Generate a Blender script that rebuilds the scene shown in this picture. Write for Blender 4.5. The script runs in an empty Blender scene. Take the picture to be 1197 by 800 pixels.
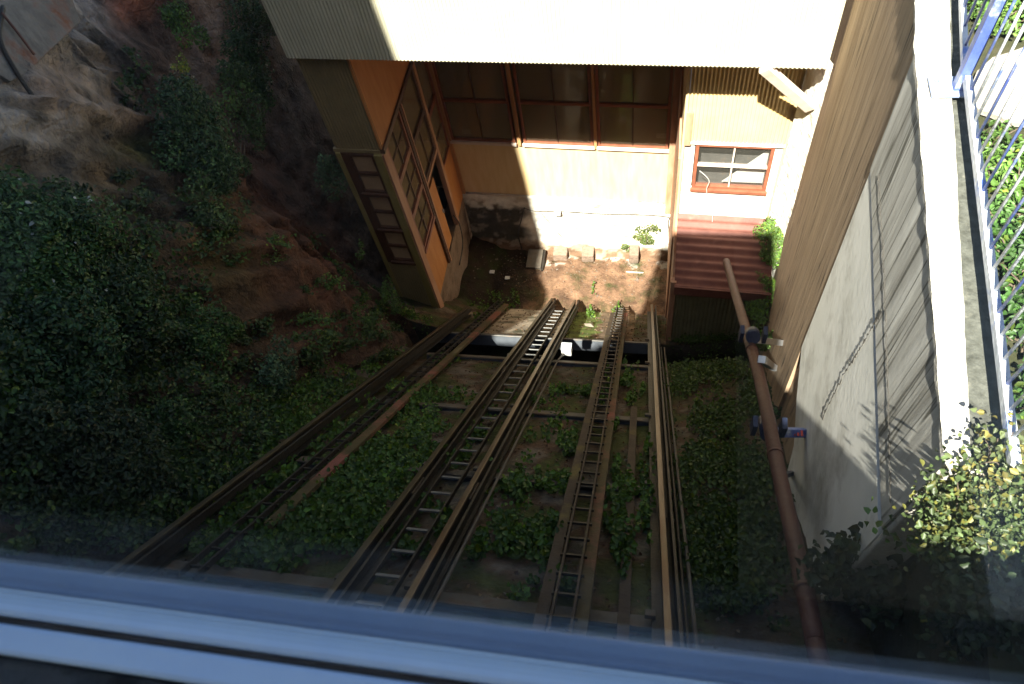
import bpy, math, random
import numpy as np
from mathutils import Vector, Matrix, noise
random.seed(7); RNG = np.random.default_rng(11)
S = bpy.context.scene; COL = S.collection

# ------------------------------------------------------------------ camera
F, CX, CY = 870.0, 598.5, 400.0
d = np.array([131.5, 535, F]); d /= np.linalg.norm(d)
ax = np.array([4700, 259.5, -F]); ax -= ax.dot(d)*d; ax /= np.linalg.norm(ax)
up = -d; ay = np.cross(up, ax)
R = np.array([ax, ay, up])                       # photo axes -> world
cam = bpy.data.cameras.new('camera'); co = bpy.data.objects.new('camera', cam); COL.objects.link(co)
cam.sensor_width = 36; cam.lens = F/1197*36; cam.clip_start = .02; cam.clip_end = 600
r_, u_, b_ = R@[1, 0, 0], R@[0, -1, 0], R@[0, 0, -1]
co.matrix_world = Matrix(((r_[0], u_[0], b_[0], 0), (r_[1], u_[1], b_[1], 0), (r_[2], u_[2], b_[2], 0), (0, 0, 0, 1)))
cam.dof.use_dof = True; cam.dof.focus_distance = 9.0; cam.dof.aperture_fstop = 11.0
S.camera = co

# ------------------------------------------------------------------ light
SUN = np.array([.20, 1, -1.41])                  # direction the light travels
w = bpy.data.worlds.new('World'); S.world = w; w.use_nodes = True
nt = w.node_tree; bg = nt.nodes['Background']
sky = nt.nodes.new('ShaderNodeTexSky'); sky.sky_type = 'NISHITA'; sky.sun_disc = False
elev = math.atan2(1.41, math.hypot(.20, 1)); sky.sun_elevation = elev
sky.sun_rotation = math.atan2(-.20, -1)          # azimuth from +Y towards +X
nt.links.new(sky.outputs[0], bg.inputs[0]); bg.inputs[1].default_value = .05; sky.dust_density = 1.5; sky.ozone_density = .6
sl = bpy.data.lights.new('sun', 'SUN'); sl.energy = 5; sl.angle = math.radians(.6); sl.color = (1, .93, .82)
so = bpy.data.objects.new('sun', sl); COL.objects.link(so)
so.rotation_euler = Vector(SUN).to_track_quat('-Z', 'Y').to_euler()
S.view_settings.view_transform = 'Standard'; S.view_settings.look = 'None'; S.view_settings.gamma = 1
S.view_settings.exposure = 2.5
S.cycles.max_bounces = 8; S.cycles.diffuse_bounces = 4; S.cycles.transparent_max_bounces = 12
S.cycles.caustics_reflective = False; S.cycles.caustics_refractive = False

# ------------------------------------------------------------------ geometry helpers
def ray(px, py):
    v = np.array([px-CX, py-CY, F]); return R@(v/np.linalg.norm(v))
def hit(px, py, n, p0):
    n = np.array(n, float); r = ray(px, py); return r*(np.dot(n, p0)/np.dot(n, r))
RN = np.array([0, .7222, .6917]); SD = np.array([0, .6917, -.7222])      # rail plane normal, downhill direction
def zr(y): return -3.759-1.0441*y
def rp(X0, y, off=0.0):                          # point on the rail plane
    return np.array([X0-.025*y, y, zr(y)])+RN*off
SH = .05                                         # the station front is turned by about three degrees

class MB:
    def __init__(s): s.v = []; s.f = []; s.smooth = False
    def add(s, vs, fs):
        n = len(s.v); s.v += [tuple(map(float, v)) for v in vs]; s.f += [tuple(i+n for i in f) for f in fs]; return s
    def box(s, x0, x1, y0, y1, z0, z1, sh=0.0):
        vs = [(x, y-sh*x, z) for z in (z0, z1) for y in (y0, y1) for x in (x0, x1)]
        return s.add(vs, [(0, 2, 3, 1), (4, 5, 7, 6), (0, 1, 5, 4), (2, 6, 7, 3), (0, 4, 6, 2), (1, 3, 7, 5)])
    def bar(s, p, q, wd, ht, upv=(0, 0, 1)):
        p, q = Vector(p), Vector(q); t = (q-p).normalized(); a = t.cross(Vector(upv)).normalized(); b = a.cross(t).normalized()
        vs = [e+a*i*wd/2+b*j*ht/2 for e in (p, q) for j in (-1, 1) for i in (-1, 1)]
        return s.add(vs, [(0, 2, 3, 1), (4, 5, 7, 6), (0, 1, 5, 4), (2, 6, 7, 3), (0, 4, 6, 2), (1, 3, 7, 5)])
    def tube(s, pts, r, n=10, caps=True):
        pts = [Vector(p) for p in pts]; rs = r if isinstance(r, (list, tuple)) else [r]*len(pts)
        base = len(s.v); ref = None
        for i, p in enumerate(pts):
            t = (pts[min(i+1, len(pts)-1)]-pts[max(i-1, 0)]).normalized()
            if ref is None: ref = t.orthogonal().normalized()
            a = (ref-t*ref.dot(t)).normalized(); ref = a; b = t.cross(a)
            for k in range(n):
                th = 2*math.pi*k/n; s.v.append(tuple(p+(a*math.cos(th)+b*math.sin(th))*rs[i]))
        for i in range(len(pts)-1):
            for k in range(n):
                k2 = (k+1) % n; s.f.append((base+i*n+k, base+i*n+k2, base+(i+1)*n+k2, base+(i+1)*n+k))
        if caps:
            s.f.append(tuple(base+k for k in range(n))[::-1]); s.f.append(tuple(base+(len(pts)-1)*n+k for k in range(n)))
        s.smooth = True; return s
    def prism(s, poly, ext):                     # closed polygon pushed along ext
        n = len(poly); e = np.array(ext); vs = [np.array(p) for p in poly]+[np.array(p)+e for p in poly]
        fs = [tuple(range(n))[::-1], tuple(range(n, 2*n))]+[(i, (i+1) % n, n+(i+1) % n, n+i) for i in range(n)]
        return s.add(vs, fs)
    def corr(s, x0, x1, y, z0, z1, pitch=.05, amp=.008, sh=SH, y1=None, thick=.004, rows=1):
        n = int((x1-x0)/pitch*8); base = len(s.v); y1 = y if y1 is None else y1
        for side in (0, thick):
            for r in range(rows+1):
                t = r/rows
                for i in range(n+1):
                    x = x0+(x1-x0)*i/n; ww = amp*math.sin(2*math.pi*(x-x0)/pitch)
                    s.v.append((x, y+(y1-y)*t+ww+side-sh*x, z0+(z1-z0)*t))
        m = n+1
        for sd in range(2):
            o = base+sd*m*(rows+1)
            for r in range(rows):
                for i in range(n):
                    q = (o+r*m+i, o+r*m+i+1, o+(r+1)*m+i+1, o+(r+1)*m+i); s.f.append(q if sd == 0 else q[::-1])
        o2 = m*(rows+1)
        cb = len(s.v); s.v += [s.v[base+i] for i in range(n+1)]+[s.v[base+o2+i] for i in range(n+1)]
        for i in range(n):
            s.f.append((cb+i+1, cb+i, cb+m+i, cb+m+i+1))
        s.smooth = True; return s
    def ico(s, c, r, sub=1, jit=0.0, sc=(1, 1, 1)):
        import bmesh
        bm = bmesh.new(); bmesh.ops.create_icosphere(bm, subdivisions=sub, radius=1)
        vs = []
        for v in bm.verts:
            p = v.co*(1+jit*noise.noise(v.co*2+Vector(c)*3)); vs.append((c[0]+p.x*r*sc[0], c[1]+p.y*r*sc[1], c[2]+p.z*r*sc[2]))
        fs = [tuple(v.index for v in f.verts) for f in bm.faces]; bm.free(); return s.add(vs, fs)
    def build(s, name, mat, parent=None, bevel=0.0, label=None, cat=None, group=None, kind=None):
        me = bpy.data.meshes.new(name)
        if parent is not None:
            rt = parent
            while rt.parent: rt = rt.parent
            org = np.array(rt.location)
        else:
            a = np.array(s.v); org = np.array([(a[:, 0].min()+a[:, 0].max())/2, (a[:, 1].min()+a[:, 1].max())/2, a[:, 2].min()])
        me.from_pydata([tuple(np.array(v)-org) for v in s.v], [], s.f); me.update()
        o = bpy.data.objects.new(name, me); COL.objects.link(o); me.materials.append(mat)
        if parent is None: o.location = org
        else: o.parent = parent
        if s.smooth: me.polygons.foreach_set('use_smooth', [len(p.vertices) < 5 for p in me.polygons])
        if bevel:
            m = o.modifiers.new('bevel', 'BEVEL'); m.width = bevel; m.segments = 2; m.limit_method = 'ANGLE'
        tag(o, label, cat, group, kind); return o
def tag(o, label=None, cat=None, group=None, kind=None):
    for k, v in (('label', label), ('category', cat), ('group', group), ('kind', kind)):
        if v: o[k] = v
    return o
def empty(name, loc, label=None, cat=None, group=None, kind=None):
    o = bpy.data.objects.new(name, None); COL.objects.link(o); o.location = [float(c) for c in loc]; o.empty_display_size = .1
    return tag(o, label, cat, group, kind)

# ------------------------------------------------------------------ materials
def mat(name, rough=.8, metal=0.0, spec=.3):
    m = bpy.data.materials.new(name); m.use_nodes = True; n = m.node_tree.nodes; b = n['Principled BSDF']
    b.inputs['Roughness'].default_value = rough; b.inputs['Metallic'].default_value = metal
    b.inputs['Specular IOR Level'].default_value = spec
    return m, m.node_tree, b
def rgb(c): return (*c, 1)
def surf(name, c1, c2, scale=4, rough=.8, metal=0.0, bump=.3, stretch=(1, 1, 1), c3=None, s3=1.2, th=(.45, .7), detail=8, bscale=None, spec=.3, attr=None, dist=.02):
    m, t, b = mat(name, rough, metal, spec); N = t.nodes; L = t.links
    tc = N.new('ShaderNodeTexCoord'); mp = N.new('ShaderNodeMapping'); mp.inputs['Scale'].default_value = stretch
    L.new(tc.outputs['Object'], mp.inputs[0])
    n1 = N.new('ShaderNodeTexNoise'); n1.inputs['Scale'].default_value = scale; n1.inputs['Detail'].default_value = detail; n1.inputs['Roughness'].default_value = .65
    L.new(mp.outputs[0], n1.inputs[0])
    cr = N.new('ShaderNodeValToRGB'); cr.color_ramp.elements[0].position = .32; cr.color_ramp.elements[1].position = .68
    cr.color_ramp.elements[0].color = rgb(c1); cr.color_ramp.elements[1].color = rgb(c2); L.new(n1.outputs[0], cr.inputs[0]); out = cr.outputs[0]
    if attr:
        at = N.new('ShaderNodeAttribute'); at.attribute_name = attr
        mx = N.new('ShaderNodeMix'); mx.data_type = 'RGBA'; mx.blend_type = 'MULTIPLY'; mx.inputs[0].default_value = 1
        L.new(at.outputs['Color'], mx.inputs[6]); L.new(out, mx.inputs[7]); out = mx.outputs[2]
    if c3:
        n2 = N.new('ShaderNodeTexNoise'); n2.inputs['Scale'].default_value = s3; n2.inputs['Detail'].default_value = 10; n2.inputs['Roughness'].default_value = .7
        L.new(mp.outputs[0], n2.inputs[0]); r2 = N.new('ShaderNodeMapRange'); r2.inputs[1].default_value = th[0]; r2.inputs[2].default_value = th[1]; L.new(n2.outputs[0], r2.inputs[0])
        m2 = N.new('ShaderNodeMix'); m2.data_type = 'RGBA'; L.new(r2.outputs[0], m2.inputs[0]); L.new(out, m2.inputs[6]); m2.inputs[7].default_value = rgb(c3); out = m2.outputs[2]
    L.new(out, b.inputs['Base Color'])
    if bump:
        n3 = N.new('ShaderNodeTexNoise'); n3.inputs['Scale'].default_value = bscale or scale*5; n3.inputs['Detail'].default_value = 8
        L.new(mp.outputs[0], n3.inputs[0]); bp = N.new('ShaderNodeBump'); bp.inputs['Strength'].default_value = bump; bp.inputs['Distance'].default_value = dist
        L.new(n3.outputs[0], bp.inputs['Height']); L.new(bp.outputs[0], b.inputs['Normal'])
    return m
def boards(name, c1, c2, pitch, axis=0, rough=.7, groove=.25, stain=None, attrrot=False):
    """vertical tongue and groove boards: fine dark joints plus weathering"""
    m, t, b = mat(name, rough); N = t.nodes; L = t.links
    tc = N.new('ShaderNodeTexCoord'); sp = N.new('ShaderNodeSeparateXYZ'); L.new(tc.outputs['Object'], sp.inputs[0])
    md = N.new('ShaderNodeMath'); md.operation = 'DIVIDE'; md.inputs[1].default_value = pitch; L.new(sp.outputs[axis], md.inputs[0])
    fr = N.new('ShaderNodeMath'); fr.operation = 'FRACT'; L.new(md.outputs[0], fr.inputs[0])
    pg = N.new('ShaderNodeMath'); pg.operation = 'PINGPONG'; pg.inputs[1].default_value = .5; L.new(fr.outputs[0], pg.inputs[0])
    mr = N.new('ShaderNodeMapRange'); mr.inputs[1].default_value = 0; mr.inputs[2].default_value = .09; L.new(pg.outputs[0], mr.inputs[0])
    mp = N.new('ShaderNodeMapping'); mp.inputs['Scale'].default_value = (6, 6, 1); L.new(tc.outputs['Object'], mp.inputs[0])
    n1 = N.new('ShaderNodeTexNoise'); n1.inputs['Scale'].default_value = 1.6; n1.inputs['Detail'].default_value = 8; L.new(mp.outputs[0], n1.inputs[0])
    cr = N.new('ShaderNodeValToRGB'); cr.color_ramp.elements[0].position = .3; cr.color_ramp.elements[1].position = .7
    cr.color_ramp.elements[0].color = rgb(c1); cr.color_ramp.elements[1].color = rgb(c2); L.new(n1.outputs[0], cr.inputs[0])
    L.new(cr.outputs[0], b.inputs['Base Color'])
    bp = N.new('ShaderNodeBump'); bp.inputs['Strength'].default_value = groove; bp.inputs['Distance'].default_value = .01
    L.new(mr.outputs[0], bp.inputs['Height']); L.new(bp.outputs[0], b.inputs['Normal'])
    return m
def leafmat(name, tr=.25, rough=.45):
    m, t, b = mat(name, rough, 0, .35); N = t.nodes; L = t.links
    at = N.new('ShaderNodeAttribute'); at.attribute_name = 'Col'; L.new(at.outputs['Color'], b.inputs['Base Color'])
    tl = N.new('ShaderNodeBsdfTranslucent'); hs = N.new('ShaderNodeHueSaturation'); hs.inputs['Value'].default_value = 1.5; hs.inputs['Saturation'].default_value = 1.1
    L.new(at.outputs['Color'], hs.inputs['Color']); L.new(hs.outputs[0], tl.inputs[0])
    mx = N.new('ShaderNodeMixShader'); mx.inputs[0].default_value = tr; L.new(b.outputs[0], mx.inputs[1]); L.new(tl.outputs[0], mx.inputs[2])
    L.new(mx.outputs[0], N['Material Output'].inputs['Surface']); return m
def glass(name, tint=(.9, .95, .95), ior=1.45, fac=.06):
    m = bpy.data.materials.new(name); m.use_nodes = True; t = m.node_tree; N = t.nodes; L = t.links; N.remove(N['Principled BSDF'])
    a = N.new('ShaderNodeBsdfTransparent'); a.inputs[0].default_value = rgb(tint); g = N.new('ShaderNodeBsdfGlossy'); g.inputs['Roughness'].default_value = .03
    fr = N.new('ShaderNodeMapRange'); lw = N.new('ShaderNodeLayerWeight'); pw = N.new('ShaderNodeMath'); pw.operation = 'POWER'; pw.inputs[1].default_value = 4; L.new(lw.outputs['Facing'], pw.inputs[0]); L.new(pw.outputs[0], fr.inputs[0]); fr.inputs[3].default_value = fac; fr.inputs[4].default_value = .5; mx = N.new('ShaderNodeMixShader')
    L.new(fr.outputs[0], mx.inputs[0]); L.new(a.outputs[0], mx.inputs[1]); L.new(g.outputs[0], mx.inputs[2]); L.new(mx.outputs[0], N['Material Output'].inputs['Surface']); return m

M = {}
M['ground'] = surf('earth and mossy concrete', (.45, .42, .4), (1.25, 1.2, 1.15), 5, .95, bump=.8, attr='Col', c3=(.025, .035, .008), s3=2.2, th=(.5, .68), bscale=22, dist=.03)
M['cliff'] = surf('weathered rock and soil', (.25, .25, .25), (1.7, 1.62, 1.55), 3, .95, bump=1, stretch=(1, 1, 1), attr='Col', bscale=20, dist=.06, c3=(.05, .04, .028), s3=4, th=(.58, .74))
M['cream_sheet'] = surf('cream corrugated sheet', (.44, .41, .30), (.52, .485, .37), 2, .55, bump=.05, c3=(.42, .30, .16), s3=3, th=(.62, .8))
M['bay_sheet'] = surf('tan corrugated sheet', (.20, .145, .07), (.27, .20, .10), 2, .55, bump=.05, c3=(.14, .09, .045), s3=3, th=(.6, .8))
M['yellow_sheet'] = surf('ochre yellow sheet', (.56, .40, .18), (.64, .48, .24), 2.5, .6, bump=.05)
M['facade'] = boards('yellow painted boards', (.56, .40, .20), (.64, .48, .27), .06, 0)
M['orange'] = boards('orange painted boards', (.40, .16, .045), (.50, .22, .07), .055, 1)
M['white_board'] = surf('whitewashed boards', (.7, .66, .58), (.82, .8, .74), 3, .7, bump=.2, stretch=(1, 1, 8), c3=(.5, .4, .3), s3=3, th=(.6, .8))
M['frame'] = surf('red brown window paint', (.17, .055, .03), (.26, .09, .05), 8, .6, bump=.1)
M['frame_white'] = surf('pale window paint', (.5, .40, .33), (.62, .53, .46), 8, .6, bump=.1)
M['frame_dark'] = surf('dark brown paint', (.06, .03, .018), (.11, .05, .03), 8, .6, bump=.1)
M['post_y'] = surf('mustard painted timber', (.20, .15, .045), (.28, .215, .08), 5, .65, bump=.2, stretch=(1, 1, .3), c3=(.5, .45, .33), s3=4, th=(.62, .75))
M['post_o'] = surf('tan painted timber', (.34, .17, .07), (.44, .24, .11), 5, .65, bump=.2, stretch=(1, 1, .3))
M['post_tan'] = surf('peeling tan timber', (.32, .15, .08), (.46, .27, .18), 6, .7, bump=.3, stretch=(1, 1, .25))
M['plaster'] = surf('grey cement plaster', (.70, .68, .62), (.80, .77, .72), 1.6, .9, bump=.10, c3=(.30, .27, .22), s3=1.3, th=(.48, .72), bscale=16, dist=.02)
M['band'] = surf('rough board marked concrete', (.46, .44, .40), (.64, .61, .56), 4, .92, bump=.22, stretch=(1.2, 1.2, .8), c3=(.17, .15, .12), s3=2.2, th=(.46, .66), bscale=22, dist=.015)
M['coping'] = surf('speckled pale concrete', (.33, .30, .26), (.52, .49, .44), 26, .92, bump=.8, bscale=60, dist=.01, c3=(.25, .18, .12), s3=9, th=(.6, .75))
M['base'] = surf('whitewashed rubble concrete', (.6, .57, .5), (.74, .7, .63), 2, .9, bump=.8, bscale=8, dist=.05, c3=(.36, .3, .23), s3=2.6, th=(.57, .72))
M['base_attr'] = surf('stained whitewashed rubble', (.7, .7, .7), (1.2, 1.2, 1.2), 3, .9, bump=.8, bscale=9, dist=.04, attr='Col')
M['base_brown'] = surf('stained brown rubble', (.15, .10, .07), (.26, .19, .15), 2.4, .9, bump=.9, bscale=9, dist=.05, c3=(.08, .06, .04), s3=2, th=(.5, .7))
M['steel'] = surf('dark greasy steel', (.018, .015, .013), (.036, .029, .022), 6, .55, .3, bump=.3, c3=(.03, .018, .011), s3=5, th=(.5, .75))
M['beam'] = surf('grey brown steel beam', (.06, .05, .04), (.11, .09, .07), 5, .7, bump=.3, c3=(.1, .05, .025), s3=6, th=(.52, .7))
M['beam_light'] = surf('weathered pale beam', (.09, .085, .08), (.15, .14, .13), 6, .7, bump=.4, c3=(.15, .1, .07), s3=6, th=(.55, .7))
M['plate'] = surf('rusty timber plate', (.05, .032, .02), (.085, .058, .036), 7, .85, bump=.4, c3=(.16, .12, .03), s3=2, th=(.52, .7))
M['plate_tan'] = surf('tan worn plank', (.055, .04, .016), (.09, .065, .026), 7, .85, bump=.4, c3=(.2, .07, .05), s3=1.3, th=(.5, .62))
M['rust'] = surf('rust brown pipe paint', (.065, .022, .014), (.11, .042, .026), 4, .6, bump=.4, c3=(.14, .07, .05), s3=5, th=(.55, .75))
M['blue'] = surf('worn blue paint', (.05, .08, .30), (.12, .17, .42), 5, .4, bump=.15, c3=(.45, .47, .5), s3=7, th=(.52, .68))
M['blue_worn'] = surf('peeling pale blue paint', (.42, .45, .52), (.62, .63, .66), 7, .5, bump=.3, c3=(.12, .2, .5), s3=5, th=(.52, .64))
M['plate_blue'] = surf('flat grey blue paint', (.16, .2, .32), (.24, .28, .4), 6, .6, bump=.1, c3=(.3, .2, .12), s3=7, th=(.6, .75))
M['blue_dark'] = surf('navy bracket paint', (.014, .018, .04), (.025, .032, .07), 6, .5, bump=.2)
M['beam_blue'] = surf('dark blue-grey steel', (.02, .025, .035), (.04, .045, .055), 6, .6, bump=.2)
M['soot'] = surf('dark crack dirt', (.05, .045, .04), (.09, .08, .07), 9, .95, bump=0)
M['galv'] = surf('galvanised steel', (.38, .4, .43), (.55, .57, .6), 9, .4, .4, bump=.1)
M['white_plastic'] = surf('white box enamel', (.62, .62, .6), (.75, .75, .72), 6, .5, bump=.05)
M['red_sheet'] = surf('faded red roofing sheet', (.12, .042, .033), (.19, .075, .058), 4, .65, bump=.2, c3=(.3, .16, .13), s3=3, th=(.58, .8))
M['green_sheet'] = surf('dark olive sheet', (.13, .12, .07), (.19, .17, .1), 4, .7, bump=.1)
M['alu'] = surf('pale bluish aluminium', (.56, .70, .92), (.64, .77, .95), 12, .45, .0, bump=.03, spec=.5)
M['alu_dark'] = surf('dull blue outer frame', (.05, .08, .17), (.09, .13, .24), 9, .5, bump=.1)
M['seal'] = surf('brown rubber seal', (.09, .06, .04), (.2, .17, .14), 20, .7, bump=.1, stretch=(1, 10, 10))
M['worn'] = surf('worn grey sill paint', (.02, .022, .025), (.1, .105, .11), 14, .7, bump=.3, c3=(.01, .01, .01), s3=18, th=(.5, .6))
M['black'] = surf('black interior panel', (.008, .008, .009), (.014, .014, .015), 5, .8, bump=0)
M['wire'] = surf('black cable', (.015, .015, .015), (.03, .03, .03), 5, .5, bump=0)
M['wire_pale'] = surf('pale cable', (.45, .43, .4), (.55, .53, .5), 5, .5, bump=0)
M['bark'] = surf('grey brown twig bark', (.07, .05, .035), (.13, .1, .07), 9, .9, bump=.5)
M['curtain'] = surf('brown curtain cloth', (.30, .17, .08), (.4, .24, .12), 3, .9, bump=.1, stretch=(8, 8, 1))
M['paper'] = surf('white paper', (.6, .58, .55), (.66, .64, .6), 3, .9, bump=0)
M['room'] = surf('dim interior plaster', (.20, .16, .09), (.30, .24, .15), 2, .9, bump=0)
M['ledge'] = surf('shadow toned ledge concrete', (.04, .04, .032), (.10, .10, .085), 22, .95, bump=.7, bscale=50, dist=.01, c3=(.17, .16, .13), s3=10, th=(.58, .7))  # speckled concrete, its dark tone standing for the railing's shadow
M['path'] = surf('pale concrete path', (.24, .21, .18), (.34, .31, .27), 5, .95, bump=.5, c3=(.3, .25, .19), s3=2, th=(.55, .7))
M['grass'] = surf('mossy earth', (.02, .025, .008), (.045, .04, .02), 5, .95, bump=.6)
M['leaf'] = leafmat('green leaves')
M['glass'] = glass('window glass', (.75, .76, .7))
M['clear_glass'] = glass('small window glass', (.9, .9, .9))
for k_, f_, c_ in (('glass', .26, (.42, .33, .2)), ('clear_glass', .035, (.5, .48, .42))):
    t_ = M[k_].node_tree; o_ = t_.nodes['Material Output']; s0 = o_.inputs['Surface'].links[0].from_socket; df = t_.nodes.new('ShaderNodeBsdfDiffuse'); df.inputs[0].default_value = (*c_, 1)
    mx_ = t_.nodes.new('ShaderNodeMixShader'); mx_.inputs[0].default_value = f_; t_.links.new(s0, mx_.inputs[1]); t_.links.new(df.outputs[0], mx_.inputs[2]); t_.links.new(mx_.outputs[0], o_.inputs['Surface'])
M['car_glass'] = glass('car window glass', (.93, .96, .95), 1.3, .015)
M['red_mark'] = surf('red paint mark', (.5, .04, .03), (.6, .08, .05), 9, .6, bump=0)

t = M['cliff'].node_tree; N_ = t.nodes; L_ = t.links; pb = N_['Principled BSDF']
tc = N_.new('ShaderNodeTexCoord'); nn1 = N_.new('ShaderNodeTexNoise'); nn1.inputs['Scale'].default_value = 1.5; nn1.inputs['Detail'].default_value = 6; L_.new(tc.outputs['Object'], nn1.inputs[0])
mv = N_.new('ShaderNodeMix'); mv.data_type = 'VECTOR'; mv.inputs[0].default_value = .35; L_.new(tc.outputs['Object'], mv.inputs[4]); L_.new(nn1.outputs['Color'], mv.inputs[5])
vo = N_.new('ShaderNodeTexVoronoi'); vo.feature = 'DISTANCE_TO_EDGE'; vo.inputs['Scale'].default_value = 3.2; L_.new(mv.outputs[1], vo.inputs['Vector'])
cm = N_.new('ShaderNodeMapRange'); cm.inputs[1].default_value = 0; cm.inputs[2].default_value = .05; L_.new(vo.outputs[0], cm.inputs[0])
bb = N_.new('ShaderNodeBump'); bb.inputs['Strength'].default_value = .35; bb.inputs['Distance'].default_value = .06; L_.new(cm.outputs[0], bb.inputs['Height'])
old = pb.inputs['Normal'].links[0].from_socket; L_.new(old, bb.inputs['Normal']); L_.new(bb.outputs[0], pb.inputs['Normal'])
# brown board formed retaining wall: vertical board marks, streaks and holes
def board_concrete(nm='board formed brown concrete', ca=(.22, .145, .088), cb=(.40, .285, .19), cc=(.48, .40, .32), ck=(.05, .035, .025), lo=.003, hi=.011, gate=(.38, .52), gmax=.7, bs=.6):
    m, t, b = mat(nm, .92); N = t.nodes; L = t.links
    tc = N.new('ShaderNodeTexCoord'); mp = N.new('ShaderNodeMapping'); mp.inputs['Scale'].default_value = (2.2, 2.2, .22); L.new(tc.outputs['Object'], mp.inputs[0])
    n1 = N.new('ShaderNodeTexNoise'); n1.inputs['Scale'].default_value = 3; n1.inputs['Detail'].default_value = 10; n1.inputs['Roughness'].default_value = .65; L.new(mp.outputs[0], n1.inputs[0])
    cr = N.new('ShaderNodeValToRGB'); e = cr.color_ramp.elements; e[0].position = .3; e[0].color = rgb(ca); e[1].position = .62; e[1].color = rgb(cb)
    e2 = e.new(.8); e2.color = rgb(cc); L.new(n1.outputs[0], cr.inputs[0])
    mp2 = N.new('ShaderNodeMapping'); mp2.inputs['Scale'].default_value = (3.2, 3.2, .10); L.new(tc.outputs['Object'], mp2.inputs[0])
    vo = N.new('ShaderNodeTexNoise'); vo.inputs['Scale'].default_value = 1.5; vo.inputs['Detail'].default_value = 3; L.new(mp2.outputs[0], vo.inputs[0])
    ab = N.new('ShaderNodeMath'); ab.operation = 'SUBTRACT'; ab.inputs[1].default_value = .5; L.new(vo.outputs[0], ab.inputs[0])
    a2 = N.new('ShaderNodeMath'); a2.operation = 'ABSOLUTE'; L.new(ab.outputs[0], a2.inputs[0])
    mr = N.new('ShaderNodeMapRange'); mr.inputs[1].default_value = lo; mr.inputs[2].default_value = hi; L.new(a2.outputs[0], mr.inputs[0])
    n4 = N.new('ShaderNodeTexNoise'); n4.inputs['Scale'].default_value = 2; L.new(tc.outputs['Object'], n4.inputs[0])
    g4 = N.new('ShaderNodeMapRange'); g4.inputs[1].default_value = gate[0]; g4.inputs[2].default_value = gate[1]; g4.inputs[3].default_value = gmax; g4.inputs[4].default_value = 0; L.new(n4.outputs[0], g4.inputs[0])
    mxm = N.new('ShaderNodeMath'); mxm.operation = 'MAXIMUM'; L.new(mr.outputs[0], mxm.inputs[0]); L.new(g4.outputs[0], mxm.inputs[1])
    mx = N.new('ShaderNodeMix'); mx.data_type = 'RGBA'; L.new(mxm.outputs[0], mx.inputs[0]); mx.inputs[6].default_value = rgb(ck); L.new(cr.outputs[0], mx.inputs[7]); L.new(mx.outputs[2], b.inputs['Base Color'])
    bp = N.new('ShaderNodeBump'); bp.inputs['Strength'].default_value = bs; bp.inputs['Distance'].default_value = .03; L.new(n1.outputs[0], bp.inputs['Height']); L.new(bp.outputs[0], b.inputs['Normal'])
    return m
M['brown'] = board_concrete()
M['band'] = board_concrete('board marked grey concrete', (.24, .22, .19), (.60, .57, .52), (.70, .68, .64), (.12, .11, .09), .002, .02, (.30, .44), .4, .18)
M['panel'] = surf('brown painted panes', (.30, .19, .11), (.40, .27, .16), 4, .35, bump=.05)

# ------------------------------------------------------------------ terrain
def blob(px, py, b):                             # soft membership of a photo-sized patch
    return math.exp(-(((px-b[0])/b[2])**2+((py-b[1])/b[3])**2)*.7)
def project(P):
    v = R.T@np.array(P); return (CX+F*v[0]/v[2], CY+F*v[1]/v[2]) if v[2] > .05 else (-9999, -9999)
def grid_mesh(name, fn, nu, nv, matl, colfn):
    vs = []; cols = []
    for j in range(nv+1):
        for i in range(nu+1):
            p = fn(i/nu, j/nv); vs.append(tuple(p)); cols.append(colfn(p))
    m = nu+1; fs = [(j*m+i, j*m+i+1, (j+1)*m+i+1, (j+1)*m+i) for j in range(nv) for i in range(nu)]
    me = bpy.data.meshes.new(name); me.from_pydata(vs, [], fs); me.update()
    ca = me.color_attributes.new('Col', 'FLOAT_COLOR', 'POINT'); ca.data.foreach_set('color', np.array([(*c, 1) for c in cols], float).ravel())
    me.polygons.foreach_set('use_smooth', [True]*len(fs)); me.materials.append(matl)
    o = bpy.data.objects.new(name, me); COL.objects.link(o); return o
def fbm(p, s, o=4): return noise.fractal(Vector(p)*s, 1.0, 2.0, o)
def ground_z(x, y):
    z = zr(y)-.36
    if y > 8.75: z = zr(8.75)-.36-.1*(y-8.75)
    if 5.75 < y < 6.78: z -= 1.1*min(1, (y-5.75)/.1, (6.78-y)/.1)
    if x > .45: z += .25*(x-.45)*(1 if y < 8 else 0)
    if x < -3.5: z += .5*(-3.5-x)
    return z
def ground_pt(u, v):
    x = -5.2+u*7.6; y = -2.5+v*13.2
    n = fbm((x, y, 0), 1.3)*.07+fbm((x, y, 5), 5)*.02
    flat = 1 if (x > .5 or x < -3.2 or y > 8.8) else .45
    return (x, y, ground_z(x, y)+n*flat)
slabs = [(.30, .28, .25), (.2, .11, .06), (.13, .07, .045)]
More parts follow.
